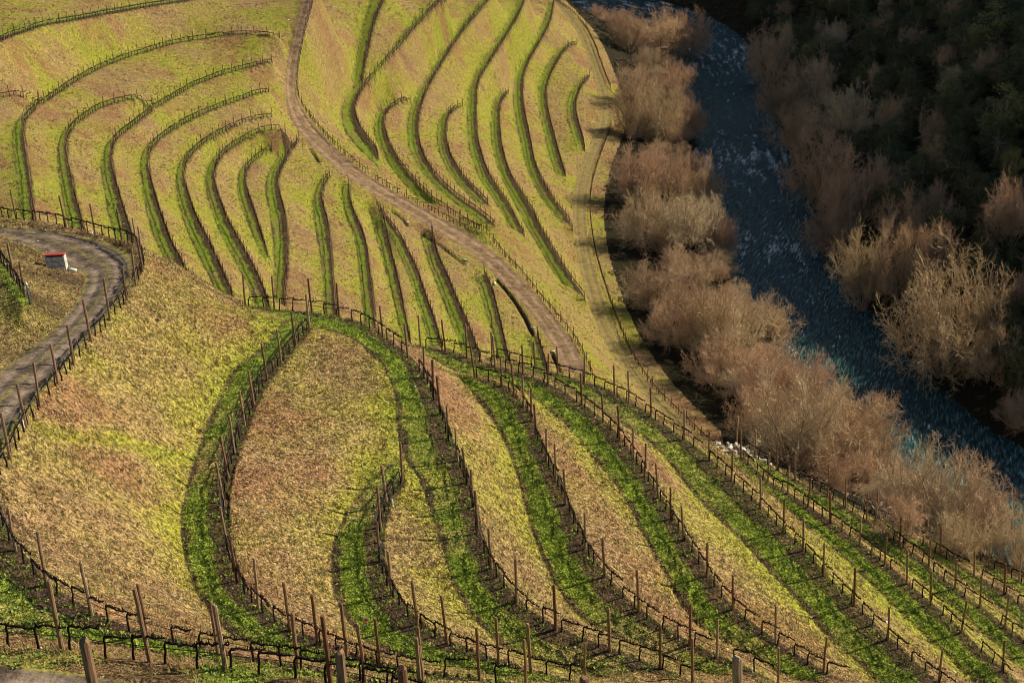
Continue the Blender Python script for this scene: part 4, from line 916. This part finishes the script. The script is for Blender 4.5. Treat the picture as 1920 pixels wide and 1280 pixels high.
def dry_material():
    m, n, l, b = new_mat('dry_grass', .9, .1); q = NT_(m); p = q.pos()
    f = q.math('ADD', q.math('MULTIPLY', q.noise(p, .09, 1), .5), q.math('MULTIPLY', q.objrand(), .5))
    c = q.ramp(f, [(.25, (.10, .06, .035)), (.40, (.27, .165, .08)), (.52, (.46, .36, .18)), (.64, (.34, .29, .09)), (.78, (.20, .22, .04))])
    l.new(c, b.inputs['Base Color']); return m
M_DRY = dry_material()
M_WEED = leaf_mat('green_weeds', [(.1, (.10, .15, .02)), (.4, (.17, .25, .028)), (.65, (.25, .33, .04)), (.9, (.36, .41, .07))])
M_STONE = flat_material('schist', (.42, .35, .26), .85, .2, .35, 5)
M_WHITE = flat_material('white_stone', (.68, .63, .54), .8, .2, .25, 5)
# plan density of points taken cell by cell
gr = np.gradient(UU)*RR; gt_ = np.gradient(TH); AREA = (gr*RR)[:, None]*gt_[None]
sx = np.gradient(GZ, axis=0)/gr[:, None]; sy = np.gradient(GZ, axis=1)/(RR[:, None]*gt_[None])
VIEW = (np.abs(np.degrees(TH)) < 25)[None] & (RR > 22)[:, None] & (RR < 560)[:, None]
OPEN = VIEW & ~FOREST & ~BANK & (ROADM < .5)
def sample(rho, seed):
    rg = np.random.default_rng(seed); lam = rho*AREA; cnt_ = rg.poisson(np.clip(lam, 0, 6))
    i, j = np.nonzero(cnt_); rep = cnt_[i, j]; i, j = np.repeat(i, rep), np.repeat(j, rep); n_ = len(i)
    r = RR[i]+(rg.random(n_)-.5)*gr[i]; t = TH[j]+(rg.random(n_)-.5)*gt_[j]; x, y = r*np.sin(t), r*np.cos(t)
    return np.c_[x, y, height(x, y)], i, j, rg
RAD = np.broadcast_to(RR[:, None], AREA.shape)
near_f = np.clip(1-(RAD-60)/90, 0, 1)
# dry tufts on the banks
patch = np.clip(.55+1.3*vnoise(GX, GY, 3.2, 41)+.9*vnoise(GX, GY, .9, 42), .05, 1.4)
rho = OPEN*(1-TERR)*patch*(2.0+26.0*near_f)
P, i, j, rg = sample(rho, 1); n_ = len(P); far_s = 1+1.1*(1-near_f[i, j])
tufts = [blade_tuft(s, 10, .15, .04, .008, M_DRY, 'tuft', .8) for s in range(5)]
scatter('dry_grass', P-[0, 0, .015], np.c_[rg.normal(0, .25, n_), rg.normal(0, .25, n_), rg.uniform(0, 6.28, n_)], rg.uniform(.5, 1.25, n_)*far_s, rg.integers(0, 5, n_), proto_collection('tuft_kinds', tufts), 'short dry grass and moss on the terrace banks', 'grass')
print('tufts', n_)
# green weeds on the terraces, thin weeds elsewhere
rho = OPEN*(GRASS**1.2*(3+44*near_f)+TERR*(1-GRASS)*(1.0+10*near_f))
P, i, j, rg = sample(rho, 2); n_ = len(P); far_s = 1+.35*(1-near_f[i, j])
weeds = [weed_clump(s, 15, .11, .055, M_WEED) for s in range(4)]+[blade_tuft(50+s, 12, .16, .05, .006, M_WEED, 'grass_clump', .8) for s in range(2)]
scatter('green_weeds', P, np.c_[rg.normal(0, .1, n_), rg.normal(0, .1, n_), rg.uniform(0, 6.28, n_)], rg.uniform(.6, 1.45, n_)*far_s, rg.integers(0, 6, n_), proto_collection('weed_kinds', weeds), 'green weeds and grass in strips along the terraces', 'grass')
print('weeds', n_)
# loose stones
rho = VIEW*~FOREST*~BANK*np.clip(.4+1.6*vnoise(GX, GY, 5, 51), .02, 1.3)*(.5+4.5*near_f)*(1-.5*TERR)*(1-.6*ROADM)
P, i, j, rg = sample(rho, 3); n_ = len(P)
stones = [stone_mesh(s, M_STONE, 'loose_stone', .5, 1) for s in range(4)]+[stone_mesh(8+s, M_WHITE, 'loose_stone', .5, 1) for s in range(2)]
scatter('loose_stones', P, np.c_[rg.normal(0, .4, n_), rg.normal(0, .4, n_), rg.uniform(0, 6.28, n_)], np.minimum(.022*np.exp(rg.normal(0, .55, n_))*(1+1.9*(1-near_f[i, j])), .19), rg.integers(0, 6, n_), proto_collection('stone_kinds', stones), 'pale loose stones scattered over the banks', 'stones')
print('stones', n_)
# brambles and leaf litter under the riverside trees and in the wood
rho = VIEW*((BANK*.22)+(FOREST*.22))*np.clip(.7+1.4*vnoise(GX, GY, 6, 61), .1, 1.3)*(GZ > .4)
P, i, j, rg = sample(rho, 4); n_ = len(P)
bush = [weed_clump(30+s, 160, 1.0, .20, M_BRAMB, 'bramble') for s in range(4)]
scatter('undergrowth', P-[0, 0, .1], np.c_[np.zeros(n_), np.zeros(n_), rg.uniform(0, 6.28, n_)], rg.uniform(.5, 1.5, n_), rg.integers(0, 4, n_), proto_collection('bramble_kinds', bush), 'dark brambles and leaf litter under the trees', 'undergrowth')
print('bush', n_)
# ------------------------------------------------------------------ small things
M_CONC = flat_material('painted_concrete', (.50, .50, .46), .85, .2, .45, 5)
M_REDL = flat_material('red_paint', (.40, .035, .02), .6, .3, .3, 8)
M_BLUE = flat_material('blue_plastic', (.03, .12, .20), .5, .4, .2)
M_PVC = flat_material('white_plastic', (.75, .76, .72), .5, .4, .12)
M_GREEN = flat_material('green_plastic', (.05, .42, .22), .5, .4, .15)
def hit(px, py): return ground_hit(px, py)
# stacked concrete utility box with a red lid, in the hairpin bend
p = hit(108, 504); az = .12
r = empty('utility_box', (p[0], p[1], p[2]-.05), 'small white block box with red lid inside the hairpin bend', 'box'); r.rotation_euler = (0, 0, az)
for k in range(3):
    b = MB(); b.box((0, 0, .13+k*.255), (.98-.01*k, .62, .24), 0, .02); link('block', b.mesh('block', M_CONC), r)
b = MB(); b.box((0, 0, 0), (1.02, .70, .05), 0, .015); link('lid', b.mesh('lid', M_REDL), r, (0, -.01, .81), (-.2, .05, 0))
p = hit(126, 508); b = MB(); b.tube([(0, 0, .05), (.28, -.1, .09), (.5, -.16, .05)], .09, 10); tag(link('drain_pipe', b.mesh('drain_pipe', M_PVC, True), None, p), 'white pipe end lying beside the red-lidded box', 'pipe')
# blue standpipe
p = hit(57, 572); r = empty('standpipe', p, 'dark blue standpipe with pale cap inside the hairpin bend', 'standpipe')
b = MB(); b.tube([(0, 0, -.1), (0, 0, .95)], .035, 8); link('pipe', b.mesh('pipe', M_BLUE, True), r)
b = MB(); b.tube([(0, 0, .93), (0, 0, 1.0), (.02, 0, 1.06)], [.06, .06, .03], 8); link('cap', b.mesh('cap', M_PVC, True), r)
b = MB(); b.tube([(0, 0, .9), (.12, -.04, .5), (.3, -.1, .02), (.6, -.35, 0.0)], .012, 5); link('hose', b.mesh('hose', M_HOSE), r)
# concrete lips of the roadside drains
for px, py, w, lab in ((872, 489, 1.0, 'pale stone lip at the lower end of the upper roadside ditch'), (998, 616, .8, 'white stone at the lower end of the curved ditch'),
                       (928, 533, .8, 'pale rubble at the upper end of the curved ditch'), (1036, 661, .6, 'white drain head at the last ditch by the road'), (582, 285, .7, 'white stone by the dark culvert under the road bend'), (764, 417, .6, 'small pale stone by the ditch hollow below the road'),
                       (541, 40, .5, 'red-topped white marker stone beside the upper road')):
    p = hit(px, py); tag(link('drain_stone', stone_mesh(int(px), M_WHITE, 'drain_stone', .6, 2), None, (p[0], p[1], p[2]+.08), (0, 0, px*.1), (w*.62, w*.5, w*.5)), lab, 'stone')
# plastic sleeves on young vines
for px, py, h, mt, lab in ((736, 948, .32, M_PVC, 'white plastic sleeve on a young vine of the hooked terrace'), (265, 102, .7, M_GREEN, 'green plastic sleeve on the longest far-left row'),
                           (453, 184, .7, M_PVC, 'white sleeve on the fourth far-left row'), (130, 163, .8, M_PVC, 'white sleeve at the bend of the longest far-left row'), (44, 800, .45, M_PVC, 'white sleeve by a post of the hairpin row')):
    p = hit(px, py); b = MB(); b.tube([(0, 0, -.03), (0, 0, h)], .045, 8, False); b.tube([(0, 0, h), (0, 0, .05)], .038, 8, False)
    tag(link('vine_sleeve', b.mesh('vine_sleeve', mt, True), None, p), lab, 'plant sleeve')
# torn tape, red and white, on the terrace
p = hit(683, 1180); b = MB(); V = []; F = []
for k in range(8):
    t = k/7; c = np.array([.12*math.sin(3*t), .1*t, .12+.32*t+.05*math.sin(7*t)]); V += [c-[.045, 0, 0], c+[.045, .02, .01]]
F = [(2*k, 2*k+1, 2*k+3, 2*k+2) for k in range(7)]; b.add(V, F)
me = b.mesh('warning_tape', M_REDL); me.materials.append(M_PVC)
for i, f in enumerate(me.polygons): f.material_index = 1 if i % 3 == 0 else 0
o = tag(link('warning_tape', me, None, p), 'scrap of red and white tape on the hooked green terrace', 'tape'); o.modifiers.new('thickness', 'SOLIDIFY').thickness = .006
# pale stones along the outer terrace edge and the stone heap at its head
C7 = dens(offset(EDGE['C7'], .35), .42); rg = np.random.default_rng(5)
EDGST = [stone_mesh(40+i, M_WHITE if i == 0 else M_STONE, 'stone', .7, 2) for i in range(6)]
r = empty('stone_edging', (C7[8, 0], C7[8, 1], height(C7[8, 0], C7[8, 1])[0]), 'line of pale stones edging the outer terrace above the river trees', 'stones'); L0_ = np.array(r.location)
for q in C7[6:36]:
    x, y = q[0]+rg.normal(0, .12), q[1]+rg.normal(0, .12); s = rg.uniform(.13, .26)
    link('stone', EDGST[rg.integers(6)], r, (x-L0_[0], y-L0_[1], height(x, y)[0]-L0_[2]+s*.25), (rg.normal(0, .3), rg.normal(0, .3), rg.uniform(0, 6)), (s*1.3, s, s))
p = hit(1378, 846); r = empty('stone_heap', p, 'heap of pale rubble at the head of the outer terraces', 'stones')
for k in range(46):
    a, q = rg.uniform(0, 6.28), rg.uniform(0, 1)**.6; x, y = 1.5*q*math.cos(a), 1.1*q*math.sin(a); s = rg.uniform(.09, .24); z = height(p[0]+x, p[1]+y)[0]-p[2]
    link('stone', EDGST[rg.integers(6)], r, (x, y, z+.45*(1-q)), (rg.normal(0, .4), rg.normal(0, .4), rg.uniform(0, 6)), (s*1.2, s, s))
# thick posts of the row just below the viewer: only their heads reach into the picture
FP = []
for px, py in ((163, 1199), (633, 1224), (759, 1248), (1099, 1268), (1378, 1232)):
    a = (px-CX)/FPX; b_ = -(py-CY)/FPX; ray = FW+a*RX+b_*UX; k = 15.0/np.hypot(ray[0], ray[1]); t = ray*k; FP.append((t[0], t[1], EYE+t[2]))
r = empty('vine_trellis', (FP[0][0], FP[0][1], height(FP[0][0], FP[0][1])[0]), 'thick post heads of the row right under the viewer', 'trellis', 'vineyard trellis rows'); L0_ = np.array(r.location)
for x, y, zt in FP:
    zb = height(x, y)[0]; link('post', THICK, r, (x-L0_[0], y-L0_[1], zb-L0_[2]), (rg.normal(0, .02), rg.normal(0, .02), rg.uniform(0, 6)), (1, 1, (zt-zb)/2.0))
